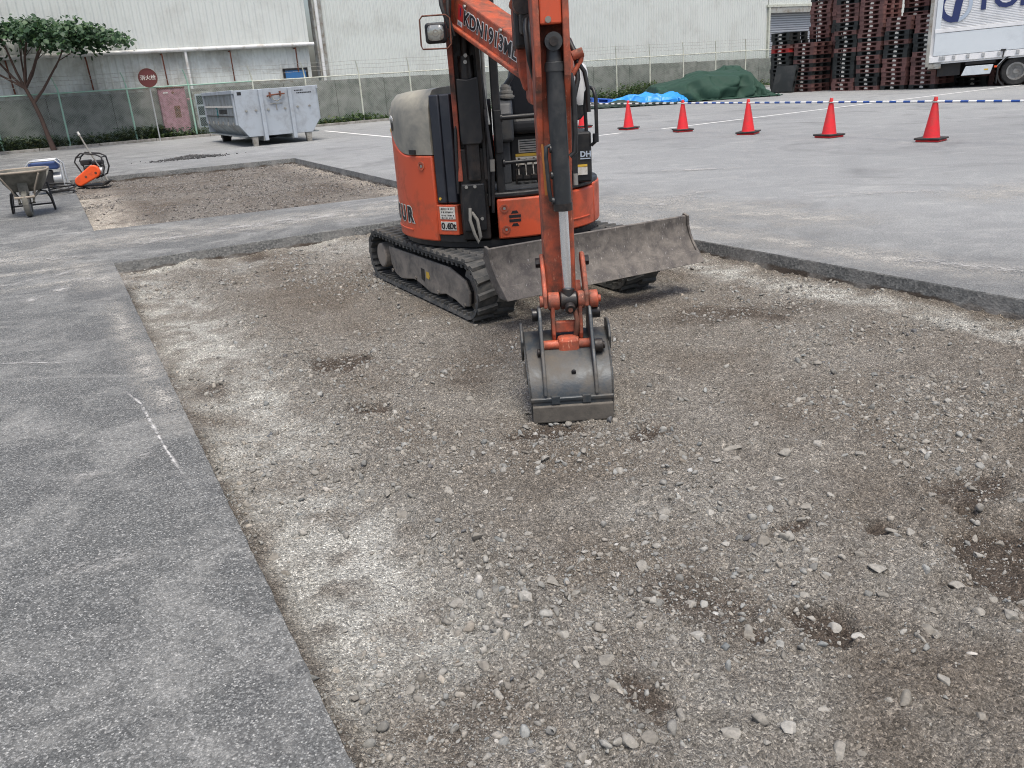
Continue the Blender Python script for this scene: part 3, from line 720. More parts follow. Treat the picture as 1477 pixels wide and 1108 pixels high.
def build_stones():
    rnd = random.Random(3); metas = []
    for k in range(12):
        bv, bf = ico(3, 300 + k, .022, .70)
        metas.append(raw_mesh('stone', bv, bf, M['stone']))
    pts = list(STONES)
    for k in range(110):
        i = rnd.randrange(len(STONES)); a, b = STONES[i]
        pts.append((a + rnd.gauss(0, .16), b + rnd.gauss(0, .16)))
    for k, (x, y) in enumerate(pts):
        s = rnd.uniform(.019, .034) if k < len(STONES) else rnd.uniform(.011, .020)
        if k in (0, 12, 20, 7, 10, 29, 33, 22): s *= 1.25
        z = float(dirt1(np.array([x]), np.array([y]))[0][0])
        o = link_mesh('stone', metas[k % 12]); sx = rnd.uniform(.85, 1.25)
        o.scale = (s * sx, s, s * rnd.uniform(.8, 1.0)); o.rotation_euler = (rnd.gauss(0, .15), rnd.gauss(0, .15), rnd.uniform(0, 6.28))
        o.location = (x, y, z - s * .02)
        if k < len(STONES): tag(o, 'larger loose grey stone lying on the excavated dirt', 'stone', 'larger loose stones on the dirt')
        else: tag(o, 'small loose grey stone lying on the excavated dirt', 'stone', 'small loose stones on the dirt')
build_stones()

# ------------------------------------------------------------------ painted lines and scuffs on the asphalt
def strip(name, pts, w, mat, label, cat, z=.004, fade=True, group=None, rag=0.0):
    pts = [np.array(p, float) for p in pts]; rows = []; fd = []
    n = 24
    seg = [np.linalg.norm(pts[i + 1] - pts[i]) for i in range(len(pts) - 1)]; T = sum(seg)
    rnd = random.Random(hash(name) % 1000 + int(abs(pts[0][0]) * 100))
    for k in range(n + 1):
        t = T * k / n; i = 0
        while i < len(seg) - 1 and t > seg[i]: t -= seg[i]; i += 1
        p = pts[i] + (pts[i + 1] - pts[i]) * (t / seg[i]); d = (pts[i + 1] - pts[i]) / seg[i]; q = np.array([-d[1], d[0]])
        ww = w * (1 + rnd.uniform(-rag, rag)); e = min(k, n - k) / n
        rows.append([(*(p + q * ww * a), z) for a in (-.5, 0, .5)]); f = min(1, e * 6) if fade else 1.0
        fd += [0.0 if rag else f, f, 0.0 if rag else f]
    mb = MB(); mb.sweep(rows); o = mb.obj(name, mat)
    a = o.data.attributes.new('fade', 'FLOAT', 'POINT'); a.data.foreach_set('value', fd)
    tag(o, kind='structure') if label is None else tag(o, label, cat, group)
    return o
M['dust'] = worn_line_mat('dust_film', (.42, .408, .375), .46, 4.0, 85, .35)
for k, (pts, wdt) in enumerate([([(-5.6, 9.2), (-2.8, 10.2), (-.1, 11.3)], 1.5), ([(-4.9, 9.3), (-2.8, 9.75), (-.3, 10.9)], .9), ([(-3.2, 6.6), (-2.1, 4.6), (-1.5, 3.5)], .28), ([(-4.3, 8.3), (-3.2, 6.8)], .6), ([(.6, 9.9), (2.3, 7.0), (3.6, 4.9)], .7), ([(1.2, 10.4), (3.4, 7.3)], 1.4), ([(-6.9, 9.6), (-4.2, 8.2)], .8), ([(-5.2, 7.6), (-3.9, 8.1)], .35), ([(-4.6, 6.9), (-3.6, 7.5)], .3), ([(4.4, 8.4), (7.5, 9.4)], 1.2)]):
    strip('dust_film', pts, wdt, M['dust'], None, None, z=.0022 + .00022 * k, rag=.3)
strip('painted_line', [(4.75, 21.75), (19.3, 31.45), (26, 35.9)], .11, M['road_white'], None, None, fade=False)
strip('painted_line', [(2.3, 20.45), (3.15, 21.0)], .11, M['road_white'], None, None)
strip('painted_line', [(4.05, 21.32), (4.6, 21.62)], .11, M['road_white'], None, None)
strip('painted_line', [(-6.3, 32.4), (-3.04, 25.6), (-2.2, 23.9)], .12, M['road_white'], None, None, fade=False)
strip('chalk_mark', [(-2.075, 4.222), (-1.90, 4.0), (-1.775, 3.783), (-1.544, 3.384), (-1.35, 3.07)], .020, M['chalk'], None, None, z=.007, rag=.4)
strip('chalk_mark', [(-3.4, 4.95), (-2.6, 4.82)], .022, M['chalk'], None, None, rag=.4)
for k, (a, b, w) in enumerate([((-3.88, 6.52), (-3.75, 7.3), .22), ((-1.86, 3.13), (-1.6, 3.4), .16), ((-4.9, 6.9), (-3.9, 7.9), .25), ((-3.95, 7.3), (-3.6, 7.4), .25), ((-1.6, 2.4), (-1.3, 2.5), .16),
                               ((1.6, 9.2), (2.6, 10.4), .5), ((3.3, 9.3), (4.8, 9.0), .35), ((2.2, 12.6), (3.6, 12.2), .3), ((-4.2, 9.0), (-1.7, 10.5), .5), ((-3.5, 9.6), (-2.2, 10.4), .35), ((-2.2, 11.0), (-1.0, 11.3), .4), ((2.9, 6.0), (3.7, 5.2), .3), ((-6.0, 8.6), (-4.1, 8.5), .3)]):
    strip('pale_scuff', [a, ((a[0] + b[0]) / 2 + .05, (a[1] + b[1]) / 2), b], w, M['scuff'], None, None, z=.0045 + .0004 * k, rag=.35)

# ------------------------------------------------------------------ boundary: fence, wall, buildings (along s, away n)
SD = V(.887, .462, 0).normalized(); SN = V(-SD.y, SD.x, 0); SP = V(-6.87, 36.96, 0)
def sp(s, off=0.0, z=0.0): return SP + SD * s + SN * off + V(0, 0, z)
SROT = math.atan2(SD.y, SD.x)
def sthing(name, s, off, label, cat, group=None):
    return thing(name, sp(s, off), label, cat, group, SROT)       # local axes: x along the fence, y away, z up
S0, S1 = -17.0, 33.0
# verge of soil and kerb
mb = MB(); mb.bx(S0, S1, -.12, .62, -.05, .05); o = mb.obj('verge', M['soil']); o.location = sp(0); o.rotation_euler = (0, 0, SROT); tag(o, kind='structure')
kt = sthing('kerb', 0, -.2, 'low concrete kerb running along the foot of the fence', 'kerb')
s = S0
while s < S1:
    mb = MB(); mb.bx(s, s + 1.985, -.07, .06, -.02, .10 + random.uniform(-.006, .006)); mb.obj('kerb_stone', M['kerb'], kt, bevel=.012); s += 2.0
# fence
ft = sthing('chain_link_fence', 0, 0, 'long chain link fence with green and cream posts and barbed wire', 'fence')
posts = [-14.3, -12.15, -9.98, -7.65, -5.45, -3.0, -.85, 1.47, 3.78, 5.9, 8.1, 10.3, 12.5, 14.75, 16.8, 18.95, 21.12, 23.2, 25.3]
for i, s in enumerate(posts):
    mb = MB(); lean = random.uniform(-.01, .01)
    mb.tube([(s, 0, .02), (s + lean * 2, 0, 1.95), (s + lean * 2.3, .02, 2.06), (s - .05, -.02, 2.3), (s - .12, -.08, 2.52)], [.036, .033, .030, .024, .02], 10)
    mb.obj('post', M['fence_green'] if s < -4 else M['fence_grey'], ft, smooth=40)
for z, r in ((1.93, .026),):
    for k in range(len(posts) - 1):
        mb = MB(); mb.cyl((posts[k] + .02, -.01, z), (posts[k + 1] - .02, -.01, z + random.uniform(-.012, .012)), r, n=10)
        mb.obj('top_rail', M['fence_green'] if posts[k] < -4 else M['fence_grey'], ft, smooth=40)
# the wire netting: real crossed wires
def netting():
    mb = MB(); z0, z1 = .06, 1.90; sp_ = .085; h = z1 - z0; r = .0032
    def wire(a, b):
        a = Vector(a); b = Vector(b); d = (b - a).normalized(); q = d.cross(V(0, 1, 0)).normalized()
        o = len(mb.v); c = [q * r, q * (-r * .5) + V(0, r * .87, 0), q * (-r * .5) - V(0, r * .87, 0)]
        mb.v += [tuple(a + x) for x in c] + [tuple(b + x) for x in c]
        for i in range(3): j = (i + 1) % 3; mb.f.append((o + i, o + j, o + 3 + j, o + 3 + i)); mb.m.append(0)
    x = posts[0] - h
    while x < posts[-1]:
        for sgn in (1, -1):
            xa, xb = x, x + h
            za, zb = (z0, z1) if sgn > 0 else (z1, z0)
            t0 = max(0, (posts[0] - xa) / h); t1 = min(1, (posts[-1] - xa) / h)
            if t1 > t0:
                wire((xa + h * t0, .004 * sgn, za + (zb - za) * t0), (xa + h * t1, .004 * sgn, za + (zb - za) * t1))
        x += sp_
    return mb
tag(netting().obj('wire_netting', M['wire'], ft), kind='stuff')
for k, (dx, dy, z) in enumerate(((-.03, -.02, 2.2), (-.08, -.05, 2.36), (-.115, -.075, 2.5))):
    mb = MB(); pts = []
    for i in range(len(posts) - 1):
        for t in (0, .5): pts.append((posts[i] + dx + (posts[i + 1] - posts[i]) * t, dy, z - (.03 if t else 0)))
    mb.tube(pts, .005, 4)
    for q in range(int((posts[-1] - posts[0]) / .25)):
        x = posts[0] + q * .25; mb.beam((x, dy - .03, z - .02), (x + .02, dy + .03, z + .02), .006, .006)
    mb.obj('barbed_wire', M['flash'], ft)
# concrete boundary wall, panel by panel
wt = sthing('concrete_wall', 0, .62, 'weathered grey concrete boundary wall behind the fence', 'wall')
s = S0
while s < 25.0:
    top = 1.80 if s < .2 else (1.80 - .012 * (s))
    mb = MB(); mb.bx(s, s + 2.18, 0, .16, 0, top); mb.obj('wall_panel', M['concrete'], wt, bevel=.012)
    mb = MB(); mb.bx(s - .015, s + .005, .03, .13, 0, top - .03); mb.obj('joint', M['soil'], wt); s += 2.2
# left warehouse
def corrugated(mb, x0, x1, y, z0, z1, per, dep):
    n = int((x1 - x0) / per); prof = []
    for i in range(n):
        x = x0 + i * per
        prof += [(x, y), (x + per * .18, y - dep), (x + per * .40, y - dep), (x + per * .58, y)]
    prof.append((x0 + n * per, y))
    mb.sweep([[(p[0], p[1], z0) for p in prof], [(p[0], p[1], z1) for p in prof]])
lw = sthing('warehouse', 0, .85, 'pale ribbed metal warehouse with a white gutter, left of the corner', 'warehouse')
mb = MB(); corrugated(mb, S0 - 4, .0, .05, 3.22, 9.0, .27, .034); mb.obj('upper_wall', M['cladding'], lw)
mb = MB(); corrugated(mb, S0 - 4, .0, .27, 1.78, 3.2, .27, .03); mb.obj('lower_wall', M['cladding_low'], lw)
mb = MB(); mb.bx(S0 - 4, -.02, .06, .5, 3.19, 3.215); mb.obj('soffit', M['flash'], lw)
mb = MB(); mb.bx(S0 - 4, .1, .07, 12, 8.98, 9.1); mb.obj('roof', M['flash'], lw)
mb = MB(); mb.tube([(S0 - 4, -.06, 3.20), (-8, -.06, 3.24), (-.05, -.06, 3.25)], .075, 12); mb.obj('gutter', M['gutter'], lw, smooth=40)
mb = MB(); mb.bx(S0 - 4, -.02, .02, .225, 1.80, 1.93); mb.obj('flashing', M['flash'], lw, bevel=.01)
for s, lo in ((-13.95, 2.0), (-11.37, 2.0), (-8.75, 1.97), (-6.06, 2.0), (-3.48, 2.0), (-.82, 2.2)):
    mb = MB(); mb.beam((s - .02, -.05, 3.14), (s + .03, .19, lo), .05, .05); mb.beam((s - .02, -.04, 3.12), (s - .02, .22, 3.12), .05, .05); mb.obj('bracket', M['rust'], lw)
for s in (-5.2,):
    mb = MB(); mb.tube([(s, -.04, 3.2), (s, -.03, 2.6), (s + .02, .02, 1.7), (s + .03, -.10, .4), (s + .03, -.10, 0.05)], .055, 10); mb.obj('downpipe', M['gutter'], lw, smooth=40)
# right warehouse
rw = sthing('warehouse', 0, .85, 'white ribbed metal warehouse with a roller shutter, right of the corner', 'warehouse')
mb = MB(); corrugated(mb, .5, 25.7, .12, 1.45, 9.4, .16, .032); mb.obj('wall', M['cladding'], rw)
mb = MB(); corrugated(mb, 25.7, 30.2, .12, 4.1, 9.4, .16, .03); mb.obj('wall_over_shutter', M['cladding'], rw)
mb = MB(); corrugated(mb, 30.2, 52, .12, .0, 9.4, .16, .03); mb.obj('wall', M['cladding'], rw)
mb = MB(); mb.bx(.1, .48, .0, .5, 0, 9.4); mb.obj('corner_column', M['flash'], rw, bevel=.01)
mb = MB(); mb.tube([(.24, -.08, 9.0), (.24, -.08, .02)], .07, 12); mb.obj('downpipe', M['gutter'], rw, smooth=40)
mb = MB(); mb.bx(.1, 52, .16, 12, 9.38, 9.5); mb.obj('roof', M['flash'], rw)
mb = MB(); mb.bx(25.62, 25.74, -.02, .5, .05, 4.16); mb.bx(30.15, 30.27, -.02, .5, .05, 4.16); mb.bx(25.5, 30.4, -.03, .10, 4.10, 4.22); mb.obj('shutter_frame', M['fence_grey'], rw)
mb = MB(); z = .05; prof = []
while z < 4.1: prof += [(.42, z), (.36, z + .03), (.36, z + .09), (.42, z + .12)]; z += .12
mb.sweep([[(25.74, p[0], p[1]) for p in prof], [(30.15, p[0], p[1]) for p in prof]]); mb.obj('roller_shutter', M['shutter'], rw)
mb = MB(); mb.bx(25.7, 30.2, -.005, .5, 3.80, 4.10); mb.obj('shutter_box', M['flash'], rw)
# small blue door on the ledge by the corner
dt = sthing('steel_door', -.92, 1.05, 'blue steel door with a dark frame in the corner of the left warehouse', 'door')
mb = MB(); mb.bx(-.44, .44, -.02, .02, 1.0, 2.28); mb.obj('leaf', M['door_blue'], dt, bevel=.006)
mb = MB(); mb.bx(-.52, -.44, -.05, .03, 1.0, 2.36); mb.bx(.44, .52, -.05, .03, 1.0, 2.36); mb.bx(-.52, .52, -.05, .03, 2.285, 2.36); mb.obj('frame', M['black'], dt)
mb = MB(); mb.bx(-.40, .40, -.05, -.03, 1.93, 1.97); mb.obj('push_bar', M['galv'], dt)

# sign, cabinets
sg = sthing('round_sign', -6.88, -.30, 'faded dark red round hydrant sign on a thin steel pole', 'sign')
mb = MB(); mb.cyl((0, .0, 0), (0, .0, 2.5), .026, n=10); mb.obj('pole', M['galv'], sg, smooth=40)
mb = MB(); mb.cyl((0, -.03, 2.27), (0, -.05, 2.27), .335, n=40); pl = mb.obj('disc', M['sign_red'], sg, smooth=40)
mb = MB(); mb.ring((0, -.045, 2.27), (0, 1, 0), .338, .318, .03, 40); mb.obj('rim', M['rust'], pl, smooth=40)
text_obj('lettering', '消火栓', .185, M['white_plate'], pl, (0, -.052, 2.215), (1, 0, 0), (0, 0, 1), align='CENTER', bold=.003)
pb = sthing('hydrant_cabinet', -6.07, .36, 'tall faded pink metal hydrant cabinet behind the fence, beside the round sign', 'cabinet')
mb = MB(); mb.bx(-.49, .49, -.17, .17, .0, 1.86); mb.obj('body', M['pink'], pb, bevel=.012)
mb = MB(); mb.bx(-.50, .50, -.19, .18, 1.865, 1.90); mb.obj('top', M['rust'], pb)
mb = MB(); mb.bx(-.40, .44, -.190, -.172, .12, 1.52); dr = mb.obj('door', M['pink'], pb, bevel=.006)
mb = MB(); mb.bx(-.02, .20, -.196, -.190, .78, 1.22); mb.obj('faded_notice', M['rust'], dr)
mb = MB(); mb.cyl((.03, -.17, 1.70), (.03, -.20, 1.70), .05, n=14); mb.obj('lamp', M['rust'], pb, smooth=40)
mb = MB(); mb.bx(-.32, -.14, -.178, -.171, 1.69, 1.73); mb.obj('name_strip', M['white'], pb)
mb = MB(); mb.cyl((.49, -.05, 1.42), (.80, -.05, 1.42), .04, n=10); mb.obj('pipe', M['pink'], pb, smooth=40)
gb = sthing('meter_cabinet', -4.95, .36, 'grey metal meter cabinet with glazed door, half hidden behind the skip', 'cabinet')
mb = MB(); mb.bx(-.38, .38, -.12, .17, .0, 1.68); mb.obj('body', M['flash'], gb, bevel=.01)
mb = MB(); mb.bx(-.30, .30, -.135, -.122, .35, 1.60); dr = mb.obj('door', M['skip'], gb, bevel=.006)
for z in (.55, .96, 1.36):
    mb = MB(); mb.bx(-.25, .25, -.142, -.137, z - .16, z + .17); mb.obj('pane', M['hood_dark'], dr)

# ------------------------------------------------------------------ vegetation
LEAF_V = np.array([(0, 0, 0), (.32, .30, .06), (.36, .62, .05), (0, 1.0, -.10), (-.36, .62, .05), (-.32, .30, .06), (0, .5, -.03)], np.float32)
LEAF_F = np.array([(0, 1, 6), (1, 2, 6), (2, 3, 6), (3, 4, 6), (4, 5, 6), (5, 0, 6)], np.int32)
def frame(dirs, ups):
    y = dirs / np.linalg.norm(dirs, axis=1)[:, None]; x = np.cross(y, ups); x /= (np.linalg.norm(x, axis=1)[:, None] + 1e-6); z = np.cross(x, y)
    return np.stack([x, y, z], 2)
def weeds(name, s0, s1, o0, o1, n, h0, h1, mat, label, dens=None, cat='weeds', kind='stuff', width=.16):
    rng = np.random.default_rng(len(name) + n)
    s = rng.uniform(s0, s1, n); of = rng.uniform(o0, o1, n)
    d = fbm(s, of, .5, 2, 3) + (dens(s) if dens is not None else 0)
    k = rng.random(n) < np.clip(.45 + d * 1.2, .02, 1); s, of, d = s[k], of[k], d[k]; n = len(s)
    hh = h0 + (h1 - h0) * np.clip(.35 + d + rng.normal(0, .25, n), .05, 1.2)
    base = np.array([sp(a, b)[:] for a, b in zip(s, of)]); z = rng.random(n) ** .8 * hh
    pos = base + np.stack([rng.normal(0, .04, n), rng.normal(0, .04, n), z + .04], 1)
    dirs = np.stack([rng.normal(0, 1, n), rng.normal(0, 1, n) - .3, rng.uniform(-.2, 1.1, n)], 1)
    Mx = frame(dirs, rng.normal(0, 1, (n, 3)) + np.array([0, 0, 2.0])) * (rng.uniform(.05, .14, n))[:, None, None]
    bv = LEAF_V * np.array([width / .16 * .9, 1.3, 1])
    vv, ff = scatter(bv, LEAF_F, Mx, pos)
    me = raw_mesh(name, vv, ff, mat, False, {'rnd': np.repeat(np.clip(rng.beta(2, 2, n), 0, 1), len(bv))})
    return tag(link_mesh(name, me), label, cat, kind=kind)
weeds('ivy', S0, -4.4, -.1, .55, 13000, .14, .44, M['hedge'], 'low tangle of dark creeper along the foot of the left fence', lambda s: .25 - .03 * (s + 10), 'ground cover')
weeds('weeds', -7.2, 3.0, -.12, .5, 7000, .08, .36, M['weed'], 'bright green weeds growing at the fence foot around the skip')
weeds('weeds', 3.0, 26, -.12, .5, 9000, .04, .30, M['weed'], 'patchy green weeds along the concrete wall right of the corner', lambda s: .35 * np.sin(s * .55 + 2.0))
weeds('weeds', 13.0, 18.5, -.3, .5, 3600, .08, .62, M['weed'], 'tall green weeds beside the blue sheeting by the wall', lambda s: .5 * np.exp(-((s - 16.2) / 1.2) ** 2) - .2)

def tree():
    rng = np.random.default_rng(4); rnd = random.Random(4)
    base = sp(-10.55, -.45); t = thing('broadleaf_tree', base, 'slender tree with a wide dark green leafy crown before the left fence', 'tree')
    segs = []
    trunk = [(0, 0, 0), (-.10, .02, .5), (-.20, .05, 1.1), (-.33, .05, 1.65), (-.5, .05, 2.15)]
    mb = MB(); mb.tube(trunk, [.105, .08, .072, .066, .06], 12); mb.obj('trunk', M['bark'], t, smooth=60)
    tips = []
    def branch(p, d, l, r, depth):
        pts = [Vector(p)]; rs = [r]; d = Vector(d).normalized()
        for k in range(4):
            d = (d + V(rnd.gauss(0, .10), rnd.gauss(0, .10), rnd.gauss(.03, .06))).normalized()
            pts.append(pts[-1] + d * l / 4); pts[-1].z = min(pts[-1].z, 4.1 - .12 * abs(pts[-1].x + .6)); rs.append(r * (1 - .16 * (k + 1)))
        segs.append((pts, rs))
        if depth == 0 or l < .5:
            tips.extend([pts[-1], pts[-2]]); return
        for k in range(3 if depth > 1 else 3):
            a = rnd.uniform(.35, .8); q = V(rnd.gauss(0, 1), rnd.gauss(0, 1), rnd.gauss(.1, .5)).normalized()
            branch(pts[rnd.choice((2, 3, 4))], (d + q * a), l * rnd.uniform(.55, .75), rs[-1] * .8, depth - 1)
        tips.append(pts[-1])
    fork = V(*trunk[3]); f2 = V(*trunk[-1])
    for d, l, p, r in (((-.9, .1, .95), 2.3, f2, .05), ((-.55, -.3, 1.2), 2.2, f2, .055), ((.15, .2, 1.3), 2.1, f2, .055), ((.8, -.2, 1.1), 2.2, f2, .05), ((-1.4, .2, .75), 2.6, f2, .045),
                       ((1.25, .1, 1.15), 2.4, fork, .055), ((.7, .5, 1.5), 2.2, f2, .04), ((-.3, .6, 1.3), 2.2, f2, .04), ((.9, -.6, 1.0), 2.0, f2, .04)):
        branch(p, d, l, r, 2)
    mb = MB()
    for pts, rs in segs: mb.tube(pts, rs, 6)
    mb.obj('branches', M['bark'], t, smooth=60)
    tips = np.array([p[:] for p in tips])
    # leaves hang in clumps round the twig ends inside a broad flat crown
    P = []
    for q in tips:
        k = rng.integers(24, 44); P.append(q + rng.normal(0, 1, (k, 3)) * np.array([.27, .27, .17]))
    P = np.concatenate(P)
    top = 3.0 + 1.60 * np.clip(1 - ((P[:, 0] + .6) / 4.3) ** 2, 0, 1) ** .6 + vnoise(P[:, 0], P[:, 1], 1.6, 2) * .5
    low = 3.0 + .1 * np.abs(P[:, 0]) + vnoise(P[:, 0], P[:, 1], 1.3, 4) * .8 - .25
    keep = (P[:, 2] < top) & (P[:, 2] > low) ; P = P[keep]
    # fill so the crown keeps an even mass with gaps
    n = 3600; X = rng.uniform(-4.4, 3.6, n); Y = rng.uniform(-1.9, 1.9, n); tz = 2.95 + 1.70 * np.clip(1 - ((X + .6) / 4.4) ** 2 - (Y / 2.6) ** 2, 0, 1) ** .6 + vnoise(X, Y, 1.1, 1) * .9; tz = np.minimum(tz, 4.55 - .1 * np.abs(X + .6))
    Z = 3.0 + .10 * np.abs(X) + rng.random(n) * (tz - 3.05)
    g = vnoise(X * 1.0, Z * 1.4, 1.5, 5) + vnoise(Y, Z, 1.7, 6) * .7 + vnoise(X, Y, 3, 3) * .5
    k = (g > .10) & (tz > 3.15); P = np.concatenate([P, np.stack([X, Y, Z], 1)[k]])
    P = P[(P[:, 0] < 3.75)]
    n = len(P); print('leaves', n)
    dirs = np.stack([rng.normal(0, .8, n), rng.normal(0, .8, n) - .25, rng.uniform(-1.1, .1, n)], 1)
    Mx = frame(dirs, np.stack([rng.normal(0, .5, n), rng.normal(0, .5, n) - .3, np.ones(n)], 1)) * rng.uniform(.09, .23, n)[:, None, None]
    vv, ff = scatter(LEAF_V, LEAF_F, Mx, P)
    link_mesh('crown', raw_mesh('crown', vv, ff, M['leaf'], False, {'rnd': np.repeat(rng.beta(2, 2.4, n), len(LEAF_V))}), t)
tree()
def shrub():
    rng = np.random.default_rng(9)
    t = thing('young_shrub', sp(-12.35, -.2), 'sparse young leafy shrub at the left frame edge before the fence', 'shrub')
    mb = MB(); P = []
    for k in range(7):
        a = rng.uniform(0, 6.28); l = rng.uniform(.9, 1.75); pts = [V(0, 0, 0)]
        for q in range(5):
            pts.append(V(math.cos(a) * .12 * (q + 1) * l * .8, math.sin(a) * .1 * (q + 1), l * (q + 1) / 5))
        mb.tube(pts, [.014, .012, .010, .008, .006, .004], 5)
        for q in pts[2:]: P.append(np.array(q[:]) + rng.normal(0, .10, (9, 3)))
    mb.obj('stems', M['bark'], t); P = np.concatenate(P); n = len(P)
    Mx = frame(np.stack([rng.normal(0, 1, n), rng.normal(0, 1, n), rng.uniform(-.8, .4, n)], 1), rng.normal(0, .4, (n, 3)) + np.array([0, 0, 1])) * rng.uniform(.09, .15, n)[:, None, None]
    vv, ff = scatter(LEAF_V, LEAF_F, Mx, P)
    link_mesh('leaves', raw_mesh('leaves', vv, ff, M['leaf'], False, {'rnd': np.repeat(rng.beta(2, 2.4, n), len(LEAF_V))}), t)
shrub()

# ------------------------------------------------------------------ pallets
def pallet_mesh(name, mat):
    mb = MB(); w = 1.1; h = .1655
    mb.cur = 0
    mb.bx(-.55, .55, -.55, .55, h - .035, h); mb.bx(-.55, .55, -.55, .55, 0, .022)
    for x in (-1, 0, 1):
        for y in (-1, 0, 1):
            a = .10 if x else .09; b = .10 if y else .09
            cx, cy = x * (.545 - a), y * (.545 - b); mb.bx(cx - a, cx + a, cy - b, cy + b, .022, h - .035)
    mb.bx(-.33, .33, -.33, .33, .023, h - .036)
    mb.cur = 1                                                   # printed white patches on the middle blocks
    for sx in (-1, 1): mb.box((sx * .548, .0, .075), (.004, .15, .055)); mb.box((sx * .548, .02, .115), (.004, .08, .014))
    return mb.mesh(name, [mat, M['white_plate']])
PM = {'b': pallet_mesh('pallet', M['pal_brown']), 'k': pallet_mesh('pallet', M['pal_black']), 'r': pallet_mesh('pallet', M['pal_red'])}
COLN = {'b': 'brown', 'k': 'black', 'r': 'red'}
def stack(x, y, n, where, group, seed, pat=None):
    rnd = random.Random(seed); z = 0.0; cur = 'b'; left = 0
    for i in range(n):
        if pat and i < len(pat): c = pat[i]
        else:
            if left <= 0: cur = 'k' if (cur == 'b' and rnd.random() < .75) else 'b'; left = rnd.choice((1, 2, 3, 4)) + (1 if cur == 'b' else 0)
            c = cur; left -= 1
        o = bpy.data.objects.new('pallet', PM[c]); COL.objects.link(o)
        o.location = (x + rnd.gauss(0, .014), y + rnd.gauss(0, .014), z); o.rotation_euler = (0, 0, SROT + rnd.gauss(0, .010)); z += .1665
        tag(o, f'{COLN[c]} plastic pallet in the {where}', 'pallet', group)
PB = V(14.05, 38.7, 0)                     # corner stack of the front row; the row comes towards the camera along -SN
def prow(i, j=0.0): return PB - SN * (1.16 * i) + SD * (1.16 * j)
def place(i, j, n, where, group, seed, pat=None):
    p = prow(i, j); stack(p.x, p.y, n, where, group, seed, pat)
place(0, 0, 12, 'low stack behind the leaning black pallet', 'pallets, low left stack', 1, 'bbkbkbkbkbbb')
place(-1.15, .0, 15, 'black stack next to the green tarpaulin, with one red pallet', 'pallets, black stack by the tarpaulin', 2, 'kkkkkkkkkkrbkkk')
place(-.25, 1.05, 26, 'tall stack behind the low left stack', 'pallets, tall stack far left', 3)
place(.80, 1.05, 26, 'second tall stack from the shutter', 'pallets, second tall stack', 4)
place(1.80, .10, 26, 'third tall stack from the shutter', 'pallets, third tall stack', 5, 'bbbkkkkkkbkkkb')
place(2.82, .10, 26, 'fourth tall stack from the shutter, mostly brown', 'pallets, fourth tall stack', 6, 'bkkkbkbbkbbkbbbbbbbbbb')
place(3.90, .10, 16, 'medium stack second from the truck', 'pallets, medium stack', 7, 'kbbbbbbkkkbkkbbb')
place(5.02, .10, 16, 'medium stack right behind the truck tail', 'pallets, stack by the truck tail', 8, 'kbbbbbbbkkkkbbbb')
place(3.62, 1.32, 26, 'tall rear stack rising behind the medium stacks', 'pallets, tall rear stack', 9)
place(4.78, 1.34, 26, 'tall rear stack next to the truck body', 'pallets, tall rear stack by truck', 10)
place(4.4, 2.55, 25, 'rearmost tall stack in the gap between the rear stacks', 'pallets, rearmost stack', 12)
place(3.2, 2.5, 26, 'rearmost stack peeping out above the fourth tall stack', 'pallets, rearmost left stack', 14)
place(5.95, 1.36, 25, 'tall rear stack mostly hidden by the truck', 'pallets, stack hidden by truck', 13)
place(6.9, 1.45, 4, 'low pile under the truck tail', 'pallets, low pile under truck', 11, 'bbbb')
o = bpy.data.objects.new('leaning_pallet', PM['k']); COL.objects.link(o); p = prow(-.45, -.75)
o.location = (p.x - .05, p.y, .55); o.rotation_euler = (R_(0), R_(-76), SROT + .05); tag(o, 'black plastic pallet standing on edge, leaning on the low stack', 'pallet')

# ------------------------------------------------------------------ tarpaulins
def drape(name, rows, mat, label, cat, group=None, fold=.05, seed=1, sub=2, thick=.02):
    """rows: list of cross rows of (x, y, z) control points; a cloth with folds over them"""
    A = np.array(rows, float); ns, nt = A.shape[:2]; N1, N2 = 110, 64
    def interp(A, n, ax):
        m = A.shape[ax]; t = np.linspace(0, m - 1, n); i = np.clip(t.astype(int), 0, m - 2); f = (t - i)
        f = f * f * (3 - 2 * f) * .5 + f * .5
        a = np.take(A, i, ax); b = np.take(A, i + 1, ax); sh = [1] * A.ndim; sh[ax] = n
        return a + (b - a) * f.reshape(sh)
    G_ = interp(interp(A, N1, 0), N2, 1)
    x, y, z = G_[..., 0], G_[..., 1], G_[..., 2]; u = np.linspace(0, 1, N1)[:, None] * np.ones((1, N2)); v = np.linspace(0, 1, N2)[None] * np.ones((N1, 1))
    slope = np.clip(np.abs(np.gradient(z, axis=1)) * 14, 0, 1) + .12
    fn = (1 - np.abs(np.sin(u * 24 + fbm(u * 3, v * 1.5, 1.5, seed, 2) * 6))) * 1.6 - .8 + fbm(u * 17, v * 3, 1.0, seed + 1, 3) * 1.6
    gx = fn * fold * slope
    x = x + gx * .6; y = y - gx * .9; z = np.maximum(.012, z + fbm(u * 9, v * 6, 1.0, seed + 2, 3) * fold * .9 * (z > .03))
    skirt = (z < .06); z = np.where(skirt, .012 + np.abs(fbm(u * 26, v * 14, 1.0, seed + 3, 3)) * .10, z)
    idx = np.arange(N1 * N2).reshape(N1, N2)
    f = np.stack([idx[:-1, :-1], idx[:-1, 1:], idx[1:, 1:], idx[1:, :-1]], -1).reshape(-1, 4)
    me = raw_mesh(name, np.stack([x, y, z], -1).reshape(-1, 3), f, mat, True)
    o = link_mesh(name, me); sd_ = o.modifiers.new('Solidify', 'SOLIDIFY'); sd_.thickness = thick; sd_.offset = -1
    return tag(o, label, cat, group)
